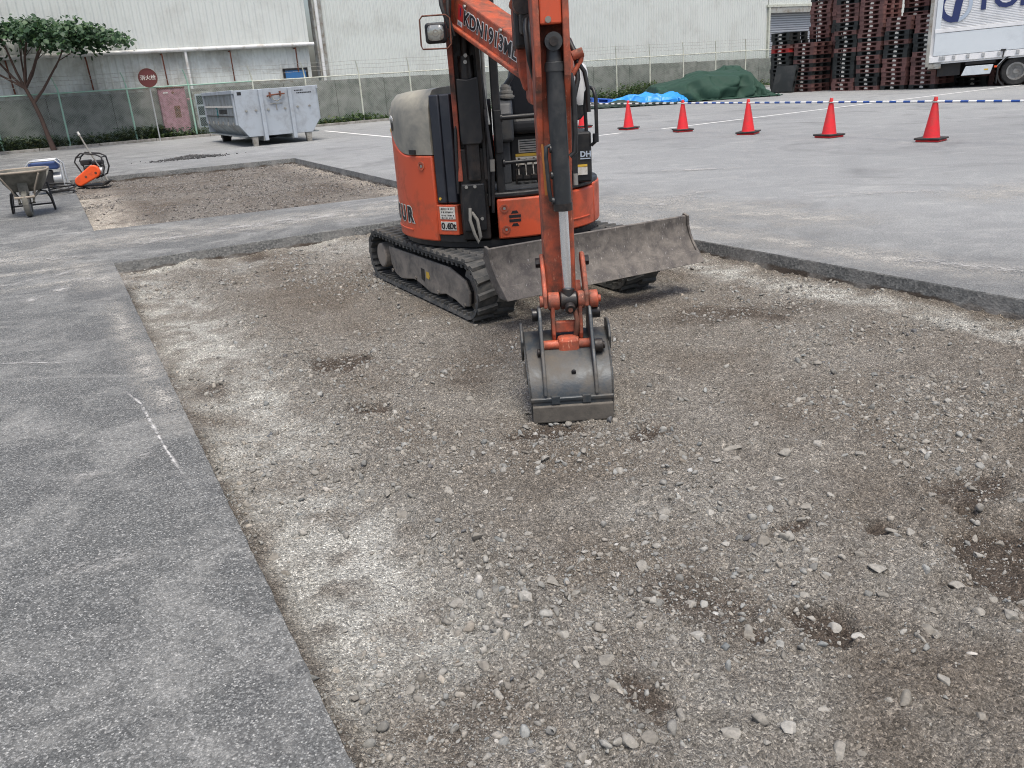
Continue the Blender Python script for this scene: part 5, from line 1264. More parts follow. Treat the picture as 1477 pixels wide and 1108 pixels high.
# ------------------------------------------------------------------ excavator
def excavator():
    EC = V(0, 6.78, -.13)
    t = thing('mini_excavator', EC, 'orange mini excavator with grey bucket resting on the dirt', 'excavator')
    w = W(t); P = w.part
    F = V(.465, -.885, 0).normalized(); Lf = V(-F.y, F.x, 0); UC = V(0, 6.78, 0)
    def q(f, l, z): return UC + F * f + Lf * l + V(0, 0, z)
    # --- tracks
    cf, zc, r = .86, .075, .205
    def path(k, off=0.0):
        """point and outward normal along the belt, k in 0..1"""
        s1 = 2 * cf; s2 = math.pi * r; T = 2 * (s1 + s2); s = (k % 1.0) * T
        if s < s1: f, z, n = -cf + s, zc - r, (0, -1); f2 = f
        elif s < s1 + s2:
            a = -math.pi / 2 + (s - s1) / r; n = (math.cos(a), math.sin(a)); f2, z = cf + r * n[0], zc + r * n[1]
        elif s < 2 * s1 + s2:
            f2, z, n = cf - (s - s1 - s2), zc + r, (0, 1); z -= .012 * math.sin(math.pi * (s - s1 - s2) / s1)
        else:
            a = math.pi / 2 + (s - 2 * s1 - s2) / r; n = (math.cos(a), math.sin(a)); f2, z = -cf + r * n[0], zc + r * n[1]
        return f2 + n[0] * off, z + n[1] * off, n
    lug_me = None
    for side, l0, l1 in ((-1, -.775, -.475), (1, .475, .775)):
        N = 120; mb = MB(); rows = []
        for i in range(N + 1):
            k = i / N; a = path(k, 0.0); b = path(k, -.024)
            rows.append([q(a[0], l0, a[1]), q(a[0], l1, a[1]), q(b[0], l1 - .006, b[1]), q(b[0], l0 + .006, b[1]), q(a[0], l0, a[1])])
        mb.sweep(rows)
        tr = P('track', mb, M['rubber'], smooth=50)
        NL = 44
        for i in range(NL):
            for half in (0, 1):
                k = (i + (.5 if half else 0)) / NL
                f, z, n = path(k, .011)
                lc = (l0 + .078 if half == 0 else l1 - .078)
                X = (V(0, 0, 1) * n[1] + F * n[0])          # outward
                tang = Lf.cross(X)
                if lug_me is None:
                    m2 = MB(); m2.prism([(-.027, -.011), (.027, -.011), (.017, .009), (-.017, .009)], (0, -.075, 0), (1, 0, 0), (0, 0, 1), (0, .15, 0)); lug_me = m2.mesh('lug', M['rubber'])
                o = bpy.data.objects.new('lug', lug_me); COL.objects.link(o); o.parent = tr
                sk = .18 if half == 0 else -.18
                ex = (tang + Lf * sk).normalized(); ey = X.cross(ex)
                mw = Matrix((ex, ey, X)).transposed().to_4x4(); mw.translation = q(f, lc, z) - EC
                o.matrix_local = mw
        # inner drive ribs
        mb = MB()
        for i in range(62):
            f, z, n = path((i + .5) / 62, -.034); X = (V(0, 0, 1) * n[1] + F * n[0]); tang = Lf.cross(X)
            mb.box(q(f, (l0 + l1) / 2, z), (.028, .285, .024), Matrix((tang, Lf, X)).transposed())
        tag(P('inner_ribs', mb, M['rubber'], parent=tr), kind='stuff')
        # frame side plate
        lo = l0 + .035 if side < 0 else l1 - .035
        poly = [(-.66, .175), (.55, .185), (.80, .13), (.86, .05), (.84, -.05), (.74, -.075), (.62, -.045), (.45, -.03), (.30, -.065), (.16, -.075), (.02, -.045), (-.14, -.02), (-.30, -.045), (-.44, -.065), (-.56, -.04), (-.63, .03)]
        mb = MB(); mb.prism(poly, q(0, lo, 0), F, (0, 0, 1), Lf * (.022 * (-side))); P('track_frame', mb, M['frame_mud'], parent=tr, bevel=.008)
        mb = MB(); mb.prism([(p[0] * .96, p[1] * .92 + .004) for p in poly], q(0, lo - side * .024, 0), F, (0, 0, 1), Lf * (.18 * (-side))); P('inner_frame', mb, M['truck_dark'], parent=tr)
        mb = MB(); mb.cyl(q(-.83, lo + side * .012, .075), q(-.83, lo - side * .2, .075), .105, n=28); P('drive_motor', mb, M['frame_mud'], parent=tr, smooth=40, bevel=.012)
        mb = MB(); mb.ring(q(-.83, (l0 + l1) / 2, .075), Lf, .172, .10, .06, 32); P('sprocket', mb, M['truck_dark'], parent=tr, smooth=40)
        mb = MB(); mb.cyl(q(cf, (l0 + l1) / 2 - .06, zc), q(cf, (l0 + l1) / 2 + .06, zc), .172, n=32); P('idler', mb, M['frame_mud'], parent=tr, smooth=40)
        for f in (-.44, -.13, .16, .45, .68):
            mb = MB(); mb.cyl(q(f, (l0 + l1) / 2 - .08, -.055), q(f, (l0 + l1) / 2 + .08, -.055), .05, n=20); P('roller', mb, M['truck_dark'], parent=tr, smooth=40)
        if side < 0:
            mb = MB(); mb.prism([(-.005, -.035), (.055, -.045), (.065, .05), (.0, .055)], q(.02, lo - .003, .045), F, (0, 0, 1), Lf * .002); P('frame_hole', mb, M['ink'], parent=tr)
            mb = MB(); mb.prism([(0, -.02), (.05, -.026), (.065, .0), (.05, .03), (0, .03)], q(.115, lo - .003, .055), F, (0, 0, 1), Lf * .002); P('yellow_mark', mb, M['yellow'], parent=tr)
            for f, z in ((-.6, -.02), (-.1, .0), (.33, -.04), (.78, -.05)):
                mb = MB(); mb.cyl(q(f, lo - .012, z), q(f, lo, z), .016, n=6); P('bolt', mb, M['frame_mud'], parent=tr)
    # --- lower frame and swing ring
    mb = MB(); mb.prism([(-.55, -.46), (.55, -.46), (.62, -.30), (.62, .30), (.55, .46), (-.55, .46)], q(0, 0, .04), F, Lf, (0, 0, .16)); P('lower_frame', mb, M['truck_dark'], bevel=.015)
    mb = MB(); mb.cyl((0, 6.78, .19), (0, 6.78, .31), .36, n=40); P('swing_ring', mb, M['truck_dark'], smooth=40)
    # --- dozer blade
    prof = [(1.40, .105), (1.355, .17), (1.315, .235), (1.290, .30), (1.278, .36), (1.285, .425), (1.265, .43), (1.25, .36), (1.262, .30), (1.29, .225), (1.33, .16), (1.375, .105)]
    def bl_l(k, z): a = (z - .1) / .33; return (-.715 - .055 * a) * (1 - k) + (.885 - .05 * a) * k
    mb = MB(); mb.sweep([[q(f, bl_l(i / 14, z), z) for f, z in prof] for i in range(15)], True); bl = P('dozer_blade', mb, M['blade'], smooth=50)
    mb = MB(); mb.sweep([[q(f, bl_l(k, z), z) for f, z in ((1.416, .10), (1.362, .185), (1.350, .182), (1.400, .097))] for k in (-.012, 1.012)], True); P('cutting_edge', mb, M['blade'], parent=bl, bevel=.004)
    for k in (-.013, 1.0):
        pl_ = [(1.405, .10), (1.365, .175), (1.325, .24), (1.30, .30), (1.29, .36), (1.30, .43), (1.25, .445), (1.20, .36), (1.22, .22), (1.30, .10)]; m_ = MB()
        va = [q(f, bl_l(k, z), z) for f, z in pl_]; vb = [v + Lf * .02 for v in va]; n_ = len(pl_)
        m_.add(va + vb, [tuple(range(n_)), tuple(range(n_, 2 * n_))[::-1]] + [(i, (i + 1) % n_, n_ + (i + 1) % n_, n_ + i) for i in range(n_)]); P('end_plate', m_, M['blade'], parent=bl, bevel=.004)
    for l in (-.30, .30):
        mb = MB(); mb.beam(q(.45, l, .12), q(1.28, l, .20), .08, .11); P('push_arm', mb, M['truck_dark'], parent=bl, bevel=.01)
    mb = MB(); mb.cyl(q(.5, 0, .22), q(1.0, 0, .27), .04, n=16); mb.cyl(q(.9, 0, .26), q(1.27, 0, .31), .022, n=14); P('blade_cylinder', mb, M['cyl'], parent=bl, smooth=40)

    # --- upper structure
    C = (0, 6.78, 0)
    mb = MB(); mb.sector(C, .0, .76, -180, 180, .30, .345, 60); P('deck', mb, M['black'])
    mb = MB(); mb.sector(C, .30, .80, -1.5, 64, .358, .640, 26); fc = P('front_cover', mb, M['orange'], smooth=40, bevel=.012)
    def onr(a, z, rr=.80): t_ = R_(a); return V(rr * math.sin(t_), 6.78 - rr * math.cos(t_), z)
    def nr(a): t_ = R_(a); return V(math.sin(t_), -math.cos(t_), 0)
    for a, z in ((2.2, .575), (2.6, .425)):
        mb = MB(); mb.ring(onr(a, z, .802), nr(a), .030, .018, .008, 20); P('bolt_recess', mb, M['orange_worn'], parent=fc, smooth=40)
        mb = MB(); mb.cyl(onr(a, z, .798), onr(a, z, .806), .011, n=6); P('bolt', mb, M['bolt'], parent=fc)
    for k, (wd_, dz) in enumerate(((.055, .045), (.085, .015), (.085, -.015), (.055, -.045))):
        a = 7.4; mb = MB(); tx = V(math.cos(R_(a)), math.sin(R_(a)), 0)
        mb.prism([(-wd_ / 2, -.010), (wd_ / 2, -.010), (wd_ / 2 - (.012 if abs(dz) > .03 else 0), .010), (-wd_ / 2 + (.012 if abs(dz) > .03 else 0), .010)], onr(a, .50 + dz, .7985), tx, (0, 0, 1), nr(a) * .0035); P('vent_slot', mb, M['ink'], parent=fc)
    mb = MB(); mb.sector(C, .78, .806, 40, 58, .425, .437, 10); P('pressed_rib', mb, M['orange'], parent=fc, bevel=.004)
    mb = MB(); mb.sector(C, .30, .795, 65, 150, .358, .66, 26); P('left_cover', mb, M['orange'], smooth=40, bevel=.012)
    mb = MB(); mb.sector(C, .25, .80, 151, 209, .358, .98, 24); P('counterweight', mb, M['orange'], smooth=40, bevel=.02)
    # right side cover
    def zb(a): return .962 + .20 * float(sstep(0, 1, (-a - 54) / 42.0))
    mb = MB(); mb.sector(C, .40, .80, -150, -35.2, .345, lambda a: zb(a) - .004, 46); rc = P('side_cover', mb, M['orange'], smooth=40, bevel=.012)
    mb = MB(); mb.sector(C, .40, .797, -35.3, -22.5, .395, .612, 8); P('side_cover_front', mb, M['orange'], smooth=40, bevel=.006)
    mb = MB(); mb.sector(C, .42, .785, -35, -19, .345, .392, 8); P('step_block', mb, M['black'])
    mb = MB(); mb.sector(C, .76, .806, -86, -56, .405, .418, 14); P('pressed_rib', mb, M['orange'], parent=rc, bevel=.004)
    a = -43; mb = MB(); mb.ring(onr(a, .885, .802), nr(a), .032, .018, .01, 20); P('bolt_recess', mb, M['orange_worn'], parent=rc, smooth=40)
    mb = MB(); mb.cyl(onr(a, .885, .796), onr(a, .885, .806), .012, n=6); P('bolt', mb, M['bolt'], parent=rc)
    # grey hood with a slanting, rounded top
    mb = MB(); rows = []
    n = 40
    for i in range(n + 1):
        a = -150 + (115) * i / n; zt = 1.355 + .055 * (i / n); u = nr(a); c = V(*C)
        row = [c + u * .40 + V(0, 0, zb(a)), c + u * .797 + V(0, 0, zb(a)), c + u * .802 + V(0, 0, zb(a) + .12), c + u * .795 + V(0, 0, zt - .14), c + u * .775 + V(0, 0, zt - .06), c + u * .73 + V(0, 0, zt - .012), c + u * .66 + V(0, 0, zt), c + u * .40 + V(0, 0, zt + .01)]
        rows.append(row)
    mb.sweep(rows, True); hd = P('engine_hood', mb, M['hood_grey'], smooth=45, bevel=.012)
    a = -72; mb = MB(); mb.cyl(onr(a, 1.155, .803), onr(a, 1.155, .807), .030, n=20); P('key_recess', mb, M['black'], parent=hd, smooth=40)
    a = -72; mb = MB(); tx = V(math.cos(R_(a)), math.sin(R_(a)), 0)
    mb.prism([(-.05, .045), (0, .058), (.045, .04), (.05, .06), (0, .08), (-.055, .065)], onr(a, 1.155, .803), tx, (0, 0, 1), nr(a) * .004); P('key_mark', mb, M['white'], parent=hd)
    a = -79; mb = MB(); tx = V(math.cos(R_(a)), math.sin(R_(a)), 0); mb.prism([(-.025, -.014), (.025, -.014), (.025, .014), (-.025, .014)], onr(a, 1.125, .803), tx, (0, 0, 1), nr(a) * .003); P('tiny_label', mb, M['yellow'], parent=hd)
    a = -49; mb = MB(); mb.box(onr(a, .982, .80), (.07, .02, .03), Matrix.Rotation(R_(a), 3, 'Z')); P('latch_slot', mb, M['ink'], parent=hd)
    # dark inner hood in two strips
    for a0, a1, rr in ((-34.6, -28.7, .79), (-28.4, -22.6, .783)):
        mb = MB(); mb.sector(C, .45, rr, a0, a1, .622, 1.365, 5); ih = P('inner_hood', mb, M['hood_dark'], smooth=40, bevel=.012)
    mb = MB(); mb.cyl(onr(-32.5, .655, .788), onr(-32.5, .655, .796), .011, n=6); P('bolt', mb, M['yellow'], parent=ih)
    mb = MB(); mb.sector(C, .05, .74, -150, -20, .36, 1.30, 26); P('engine_block', mb, M['truck_dark'])
    # plates and lettering on the side cover
    def plate(a, z, wid, hgt, name, mat, rr, nn=6):
        da = math.degrees(wid / rr) / 2; m_ = MB(); m_.sector(C, rr - .004, rr + .0015, a - da, a + da, z - hgt / 2, z + hgt / 2, nn); return P(name, m_, mat)
    pl = plate(-28.6, .555, .128, .088, 'data_plate', M['white_plate'], .799)
    pl2 = plate(-28.4, .462, .128, .062, 'load_plate', M['white_plate'], .799)
    def curved_text(txt, a0, z, size, mat, rr, name, parent, step, outline=None, sx=1.0, bold=.0015):
        for i, ch in enumerate(txt):
            a = a0 + step * i; tx = V(math.cos(R_(a)), math.sin(R_(a)), 0)
            if outline: text_obj(name, ch, size, outline, parent, onr(a, z, rr), tx, (0, 0, 1), lift=.0008, sh=EC, align='CENTER', bold=bold + .008, sx=sx)
            text_obj(name, ch, size, mat, parent, onr(a, z, rr), tx, (0, 0, 1), lift=.0025, sh=EC, align='CENTER', bold=bold, sx=sx)
    curved_text('0.60t', -31.55, .443, .062, M['ink'], .8015, 'lettering', pl2, 1.72, sx=1.05)
    for j, z in enumerate((.585, .562, .538, .520)):
        a = -32.2
        while a < -25.2:
            da = random.uniform(.25, .6); mb = MB(); mb.sector(C, .799, .8018, a, a + da, z - .005, z + .005, 1); P('print_mark', mb, M['ink'], parent=pl); a += da + random.uniform(.15, .7)
    curved_text('35UR', -84.5, .475, .150, M['ink'], .802, 'lettering', rc, 9.0, outline=M['white_plate'], sx=.92, bold=.007)
    curved_text('S', -80, .60, .06, M['ink'], .802, 'lettering', rc, 4.6)

    # --- cab floor, console, seat
    mb = MB(); mb.sector(C, .0, .785, -17, 150, .645, .685, 40); fl = P('cab_floor', mb, M['black'], smooth=40, bevel=.012)
    mb = MB(); mb.sector(C, .15, .70, -8, 100, .687, .694, 30); P('floor_mat', mb, M['plastic_grey'], parent=fl)
    mb = MB(); mb.bx(.10, .62, 6.52, 7.1, .69, 1.04); sb = P('seat_base', mb, M['black'], bevel=.02)
    mb = MB(); mb.bx(.03, .105, 6.42, 7.1, .69, 1.0); P('side_panel', mb, M['plastic_grey'], bevel=.012)
    mb = MB(); mb.bx(.17, .345, 6.512, 6.519, .905, 1.0); d = P('data_sheet', mb, M['white_plate'], parent=sb)
    mb = MB(); mb.bx(.145, .36, 6.512, 6.519, .815, .875); P('warning_label', mb, M['white_plate'], parent=sb)
    mb = MB(); mb.bx(.145, .36, 6.511, 6.518, .878, .898); P('warning_band', mb, M['yellow'], parent=sb)
    for k in range(5):
        mb = MB(); mb.bx(.18, .33 - .02 * (k % 2), 6.508, 6.511, .915 + .017 * k, .921 + .017 * k); P('print_mark', mb, M['ink'], parent=d)
    mb = MB(); mb.bx(.12, .60, 6.42, 6.95, 1.045, 1.165); st = P('seat', mb, M['seat'], bevel=.045, seg=4)
    mb = MB(); mb.prism([(.13, 1.13), (.59, 1.13), (.60, 1.40), (.55, 1.66), (.46, 1.76), (.27, 1.76), (.18, 1.66), (.12, 1.40)], (0, 6.90, 0), (1, 0, 0), (0, 0, 1), (0, .12, .0)); P('seat_back', mb, M['seat'], bevel=.045, seg=4)
    # right hand console and lever
    mb = MB(); mb.prism([(6.36, 1.0), (6.34, 1.20), (6.38, 1.28), (6.46, 1.31), (6.78, 1.29), (6.80, 1.0)], (.015, 0, 0), (0, 1, 0), (0, 0, 1), (.125, 0, 0)); P('arm_console', mb, M['plastic_grey'], bevel=.025, seg=3)
    mb = MB(); mb.cyl((.10, 6.45, 1.30), (.10, 6.45, 1.40), .058, .030, n=18)
    for k in range(3): mb.ring((.10, 6.45, 1.315 + .03 * k), (0, 0, 1), .062 - .01 * k, .02, .014, 18)
    P('lever_boot', mb, M['hose'], smooth=50)
    mb = MB(); mb.tube([(.10, 6.45, 1.39), (.14, 6.42, 1.44), (.19, 6.40, 1.54), (.205, 6.40, 1.60)], .020, 10); P('control_lever', mb, M['plastic_grey'], smooth=60)
    # left console box with stickers, hand loop
    mb = MB(); mb.bx(.535, .69, 6.22, 6.62, .69, 1.045); lc = P('left_console', mb, M['black'], bevel=.015)
    mb = MB(); mb.bx(.555, .655, 6.213, 6.219, .745, .80); P('warning_label', mb, M['white_plate'], parent=lc)
    mb = MB(); mb.bx(.555, .655, 6.212, 6.218, .803, .818); P('warning_band', mb, M['yellow'], parent=lc)
    text_obj('sticker', 'DH', .055, M['pale_print'], lc, (.605, 6.217, .872), (1, 0, 0), (0, 0, 1), lift=.001, sh=EC, align='LEFT', bold=.002)
    mb = MB(); mb.bx(.605, .68, 6.214, 6.219, .855, .862); P('sticker_line', mb, M['pale_print'], parent=lc)
    mb = MB(); mb.tube([(.665, 6.30, 1.04), (.660, 6.30, 1.22), (.668, 6.28, 1.31), (.690, 6.25, 1.345), (.715, 6.22, 1.33), (.728, 6.20, 1.27), (.728, 6.20, .98), (.69, 6.22, .95)], .0135, 10); P('hand_rail', mb, M['black'], smooth=60)
    mb = MB(); mb.cyl((.72, 6.20, .97), (.72, 6.20, 1.03), .022, n=12); P('rail_clamp', mb, M['black'], smooth=40)
    for x, z in ((.16, .74), (.215, .735), (.27, .74)):
        mb = MB(); mb.bx(x - .02, x + .02, 6.30, 6.40, z, z + .018); mb.tube([(x, 6.36, z), (x, 6.44, z + .09), (x + .01, 6.45, z + .13)], .008, 6); P('pedal', mb, M['grease'])
    mb = MB(); mb.tube([(.14, 6.33, .70), (.14, 6.33, .80), (.18, 6.33, .83)], .008, 6); mb.tube([(.30, 6.36, .70), (.30, 6.34, .78)], .01, 6); P('foot_lever', mb, M['grease'])
    mb = MB(); mb.cyl((.555, 6.1, .69), (.555, 6.1, .77), .018, n=12); P('floor_valve', mb, M['bolt'], smooth=40)
    # canopy
    mb = MB(); mb.beam((.018, 6.08, .66), (.022, 6.10, 2.42), .06, .06, (0, 1, 0)); cp = P('canopy_post', mb, M['black'], bevel=.010)
    for x, y in ((-.075, 7.3), (.60, 7.3)):
        mb = MB(); mb.beam((x, y, .95), (x, y, 2.42), .06, .06, (0, 1, 0)); P('canopy_post', mb, M['flash'], bevel=.012)
    mb = MB(); mb.bx(-.18, .76, 5.98, 7.45, 2.42, 2.50); P('canopy_roof', mb, M['plastic_grey'], bevel=.04, seg=3)
    for z in (1.185, .882):
        mb = MB(); mb.cyl((.05, 6.05, z), (.56, 6.13, z + .006), .017 if z > 1 else .013, n=12); P('guard_rail', mb, M['black'], smooth=40)
        mb = MB(); mb.cyl((.045, 6.05, z), (.058, 6.05, z), .028, n=12); P('rail_flange', mb, M['black'], smooth=40)
    mb = MB(); mb.bx(.0, .052, 6.03, 6.10, .95, 1.24); P('post_bracket', mb, M['black'], bevel=.006)
    mb = MB(); mb.bx(.535, .575, 6.10, 6.16, .69, 1.25); P('guard_post', mb, M['black'], bevel=.006)

    # --- boom foot and boom
    mb = MB(); mb.bx(-.275, -.075, 6.00, 6.30, .36, 1.0); P('swing_post', mb, M['grease'], bevel=.012)
    mb = MB(); mb.bx(-.262, -.098, 5.945, 5.995, .43, .765); bb = P('post_cover', mb, M['black'], bevel=.012)
    for x, z in ((-.225, .745), (-.165, .745), (-.13, .52)):
        mb = MB(); mb.cyl((x, 5.938, z), (x, 5.946, z), .012, n=8); P('bolt', mb, M['bolt'], parent=bb)
    for x0, x1 in ((-.280, -.245), (-.095, -.066)):
        mb = MB(); mb.prism([(5.98, .78), (6.20, .78), (6.22, 1.2), (6.16, 1.6), (6.10, 2.1), (5.84, 2.1), (5.88, 1.75), (5.95, 1.5), (5.99, 1.1)], (x0, 0, 0), (0, 1, 0), (0, 0, 1), (x1 - x0, 0, 0)); bs = P('boom_cheek', mb, M['boom_grime'] if x0 < -.2 else M['grease'], bevel=.006)
    mb = MB(); mb.bx(-.245, -.095, 6.06, 6.17, .80, 2.05); P('boom_web', mb, M['grease'])
    mb = MB(); mb.prism([(-.235, 1.46), (-.165, 1.45), (-.092, 1.465), (-.085, 1.06), (-.098, 1.03), (-.225, 1.03), (-.235, 1.06)], (0, 5.93, 0), (1, 0, 0), (0, 0, 1), (0, .03, .0)); P('cylinder_guard', mb, M['black'], bevel=.008)
    mb = MB(); mb.cyl((-.165, 6.0, .80), (-.165, 6.0, 1.60), .052, n=20); mb.cyl((-.165, 6.0, 1.6), (-.165, 5.99, 2.0), .028, n=16); P('boom_cylinder', mb, M['grease'], smooth=40)
    mb = MB(); mb.bx(-.205, -.115, 5.955, 6.02, .78, 1.04); P('lower_bracket', mb, M['grease'], bevel=.01)
    for x, z in ((-.165, 1.56), (-.16, 1.60)):
        mb = MB(); mb.cyl((x, 5.925, z), (x, 5.94, z), .013, n=8); P('grease_nipple', mb, M['bolt'])
    # hoses alongside the boom
    for pts, r_, m_ in (([(-.21, 5.93, .60), (-.215, 5.90, .52), (-.19, 5.90, .42), (-.165, 5.90, .36), (-.15, 5.90, .40), (-.165, 5.91, .52), (-.20, 5.93, .57)], .012, 'hose'),
                        ([(-.06, 5.98, 1.25), (-.045, 5.95, 1.05), (-.03, 5.96, .86), (-.05, 6.0, .55)], .013, 'black_hose'),
                        ([(-.07, 6.0, 1.5), (-.05, 5.98, 1.2), (-.055, 5.98, .95), (-.07, 6.0, .6)], .012, 'black_hose'),
                        ([(-.045, 6.03, 1.75), (-.055, 6.0, 1.3), (-.04, 5.98, 1.15)], .014, 'flash'),
                        ([(-.265, 6.0, 1.2), (-.275, 5.98, 1.0), (-.285, 6.0, .7)], .012, 'black_hose'),
                        ([(-.30, 5.88, 2.1), (-.285, 5.80, 1.9), (-.25, 5.80, 1.78), (-.24, 5.84, 1.70)], .013, 'black_hose'),
                        ([(-.23, 5.86, 2.1), (-.25, 5.82, 1.86), (-.22, 5.84, 1.72)], .010, 'black_hose')):
        mb = MB(); mb.tube(pts, r_, 8); P('hose', mb, M[m_], smooth=60)
    mb = MB(); mb.cyl((-.032, 5.955, .92), (-.034, 5.955, .84), .018, n=10); P('hose_coupling', mb, M['hose'], smooth=40)
    # --- offset boom beam with the lettering
    p0 = V(-.1928, 5.9, 1.7536); p1 = V(.1466, 5.2, 1.4728); D = (p1 - p0).normalized(); Wd = V(D.y, -D.x, 0).normalized() * -1
    Wd = V(-D.y, D.x, 0).normalized()
    if Wd.x < 0: Wd = -Wd
    U = Wd.cross(D);
    if U.z < 0: U = -U
    a0 = p0 - D * .14; a1 = p1 + D * .10; hgt = .178; wid = .185
    mb = MB(); L = (a1 - a0).length
    mb.prism([(0, .012), (L, -.0), (L, hgt - .02), (L * .80, hgt + .005), (L * .45, hgt + .012), (.10, hgt + .02), (.0, hgt - .02)], a0, D, U, Wd * wid); bm_ = P('boom', mb, M['orange_worn'], bevel=.010)
    mb = MB(); mb.beam(a0 + U * .004 - Wd * .008, a1 + U * .004 - Wd * .008, .03, .028, U); P('flange', mb, M['orange_worn'], parent=bm_, bevel=.008)
    for k in (.22, .70):
        mb = MB(); c_ = a0 + D * (L * k) + U * (hgt - .008) - Wd * .004; mb.cyl(c_, c_ - Wd * .014, .012, n=8); P('bolt', mb, M['bolt'], parent=bm_)
    O = a0 + D * .215 + U * .062
    me_args = dict(align='LEFT', sh=EC)
    text_obj('lettering', 'KDN1913ML', .118, M['white'], bm_, O, D, U, lift=.0015, sx=1.12, bold=.0078, spacing=1.05, **me_args)
    text_obj('lettering', 'KDN1913ML', .118, M['ink'], bm_, O, D, U, lift=.0032, sx=1.12, bold=.0026, spacing=1.05, **me_args)
    nW = -Wd
    mb = MB(); mb.prism([(0, .02), (.075, .02), (.075, .115), (0, .115)], a0 + D * .125 + U * .045 + nW * .0005, D, U, nW * .0012); P('red_mark', mb, M['red_print'], parent=bm_)
    mb = MB(); mb.prism([(0, -.012), (.075, -.012), (.075, .018), (0, .018)], a0 + D * .125 + U * .045 + nW * .0005, D, U, nW * .0012); P('white_mark', mb, M['white'], parent=bm_)
    mb = MB(); mb.prism([(.018, .045), (.028, .05), (.034, .075), (.026, .10), (.012, .095), (.02, .075)], a0 + D * .14 + U * .045 + nW * .0018, D, U, nW * .0008); P('mark_swirl', mb, M['navy'], parent=bm_)
    text_obj('lettering', 'KDN', .022, M['navy'], bm_, a0 + D * .132 + U * .038, D, U, lift=.002, sh=EC, align='LEFT')
    # --- knuckle between boom and arm
    mb = MB(); mb.bx(.135, .225, 4.62, 5.10, 1.58, 2.0); P('offset_bracket', mb, M['grease'], bevel=.02)
    mb = MB(); mb.bx(.19, .42, 4.45, 4.95, 1.30, 1.62); P('knuckle', mb, M['orange_worn'], bevel=.03)
    mb = MB(); mb.bx(.16, .40, 4.44, 4.7, 1.64, 2.05); P('knuckle_core', mb, M['grease'], bevel=.02)
    mb = MB(); mb.cyl((.18, 4.42, 1.78), (.18, 4.6, 1.78), .05, n=18); mb.cyl((.20, 4.4, 1.70), (.20, 4.6, 1.70), .03, n=14); P('pivot_pin', mb, M['grease'], smooth=40)
    # curved offset link plate: thin above, broad below
    lp = [(.127, 1.93), (.155, 1.93), (.163, 1.74), (.178, 1.66), (.205, 1.575), (.215, 1.52), (.213, 1.44), (.198, 1.385), (.182, 1.368), (.168, 1.385), (.150, 1.45), (.142, 1.54), (.140, 1.64), (.130, 1.78)]
    mb = MB(); mb.prism(lp, (0, 4.72, 0), (1, 0, 0), (0, 0, 1), (0, .05, 0)); P('offset_link', mb, M['orange_worn'], bevel=.010)
    mb = MB(); mb.cyl((.142, 4.70, 1.80), (.142, 4.8, 1.80), .024, n=14); P('link_pin', mb, M['orange_worn'], smooth=40)
    for k in range(4):
        x = .20 + .02 * k; mb = MB(); mb.tube([(x, 4.5, 1.75), (x - .02, 4.32, 1.66), (x - .01, 4.30, 1.52), (x + .02, 4.40, 1.40), (x + .04, 4.55, 1.34)], .0125, 8); P('hose', mb, M['black_hose'], smooth=60)
    # --- arm
    ax0, ax1 = .203, .357
    mb = MB(); mb.prism([(4.115, .40), (4.25, .37), (4.30, .60), (4.36, 1.0), (4.42, 1.35), (4.46, 1.60), (4.46, 2.1), (4.10, 2.1), (4.10, 1.3), (4.095, .9)], (ax0, 0, 0), (0, 1, 0), (0, 0, 1), (ax1 - ax0, 0, 0)); ar = P('arm', mb, M['orange_worn'], bevel=.012)
    for x0 in (ax0 - .004, ax1 - .026):
        mb = MB(); mb.prism([(3.985, 1.57), (4.0, 1.44), (4.06, 1.30), (4.12, 1.0), (4.14, 1.0), (4.14, 2.1), (3.99, 2.1)], (x0, 0, 0), (0, 1, 0), (0, 0, 1), (.030, 0, 0)); P('arm_cheek', mb, M['orange_worn'], parent=ar, bevel=.006)
    mb = MB(); mb.bx(ax0 + .028, ax1 - .028, 3.995, 4.09, 1.655, 2.08); P('arm_head_plate', mb, M['orange'], parent=ar, bevel=.008)
    mb = MB(); mb.cyl((.268, 3.985, 1.675), (.268, 3.996, 1.675), .014, n=12); P('plug', mb, M['hose'], parent=ar)
    mb = MB(); mb.prism([(.0, 0), (.012, 0), (.003, .24), (-.007, .24)], (.222, 4.091, .90), (1, 0, 0), (0, 0, 1), (0, .004, 0)); P('yellow_streak', mb, M['streak'], parent=ar)
    mb = MB(); mb.cyl((.195, 4.2, .395), (.385, 4.2, .395), .052, n=20); P('arm_tip', mb, M['orange_worn'], parent=ar, smooth=40)
    # bucket cylinder
    mb = MB(); mb.cyl((.290, 4.035, 1.50), (.302, 4.035, .835), .0425, n=24); bc = P('bucket_cylinder', mb, M['cyl'], smooth=40, bevel=.003)
    mb = MB(); mb.cyl((.289, 4.035, 1.50), (.288, 4.035, 1.56), .036, .030, n=20); mb.cyl((.288, 3.99, 1.585), (.288, 4.08, 1.585), .040, n=20); P('cylinder_eye', mb, M['cyl'], parent=bc, smooth=40)
    mb = MB(); mb.cyl((.288, 3.975, 1.585), (.288, 3.99, 1.585), .020, n=16); P('eye_plug', mb, M['grease'], parent=bc, smooth=40)
    mb = MB(); mb.ring((.291, 4.035, 1.475), (0, 0, 1), .0465, .04, .03, 24); P('collar', mb, M['cyl'], parent=bc, smooth=40)
    mb = MB(); mb.ring((.302, 4.035, .85), (0, 0, 1), .046, .03, .035, 24); P('gland', mb, M['grease'], parent=bc, smooth=40)
    mb = MB(); mb.cyl((.302, 4.035, .835), (.307, 4.020, .42), .0235, n=20); P('rod', mb, M['chrome'], parent=bc, smooth=40)
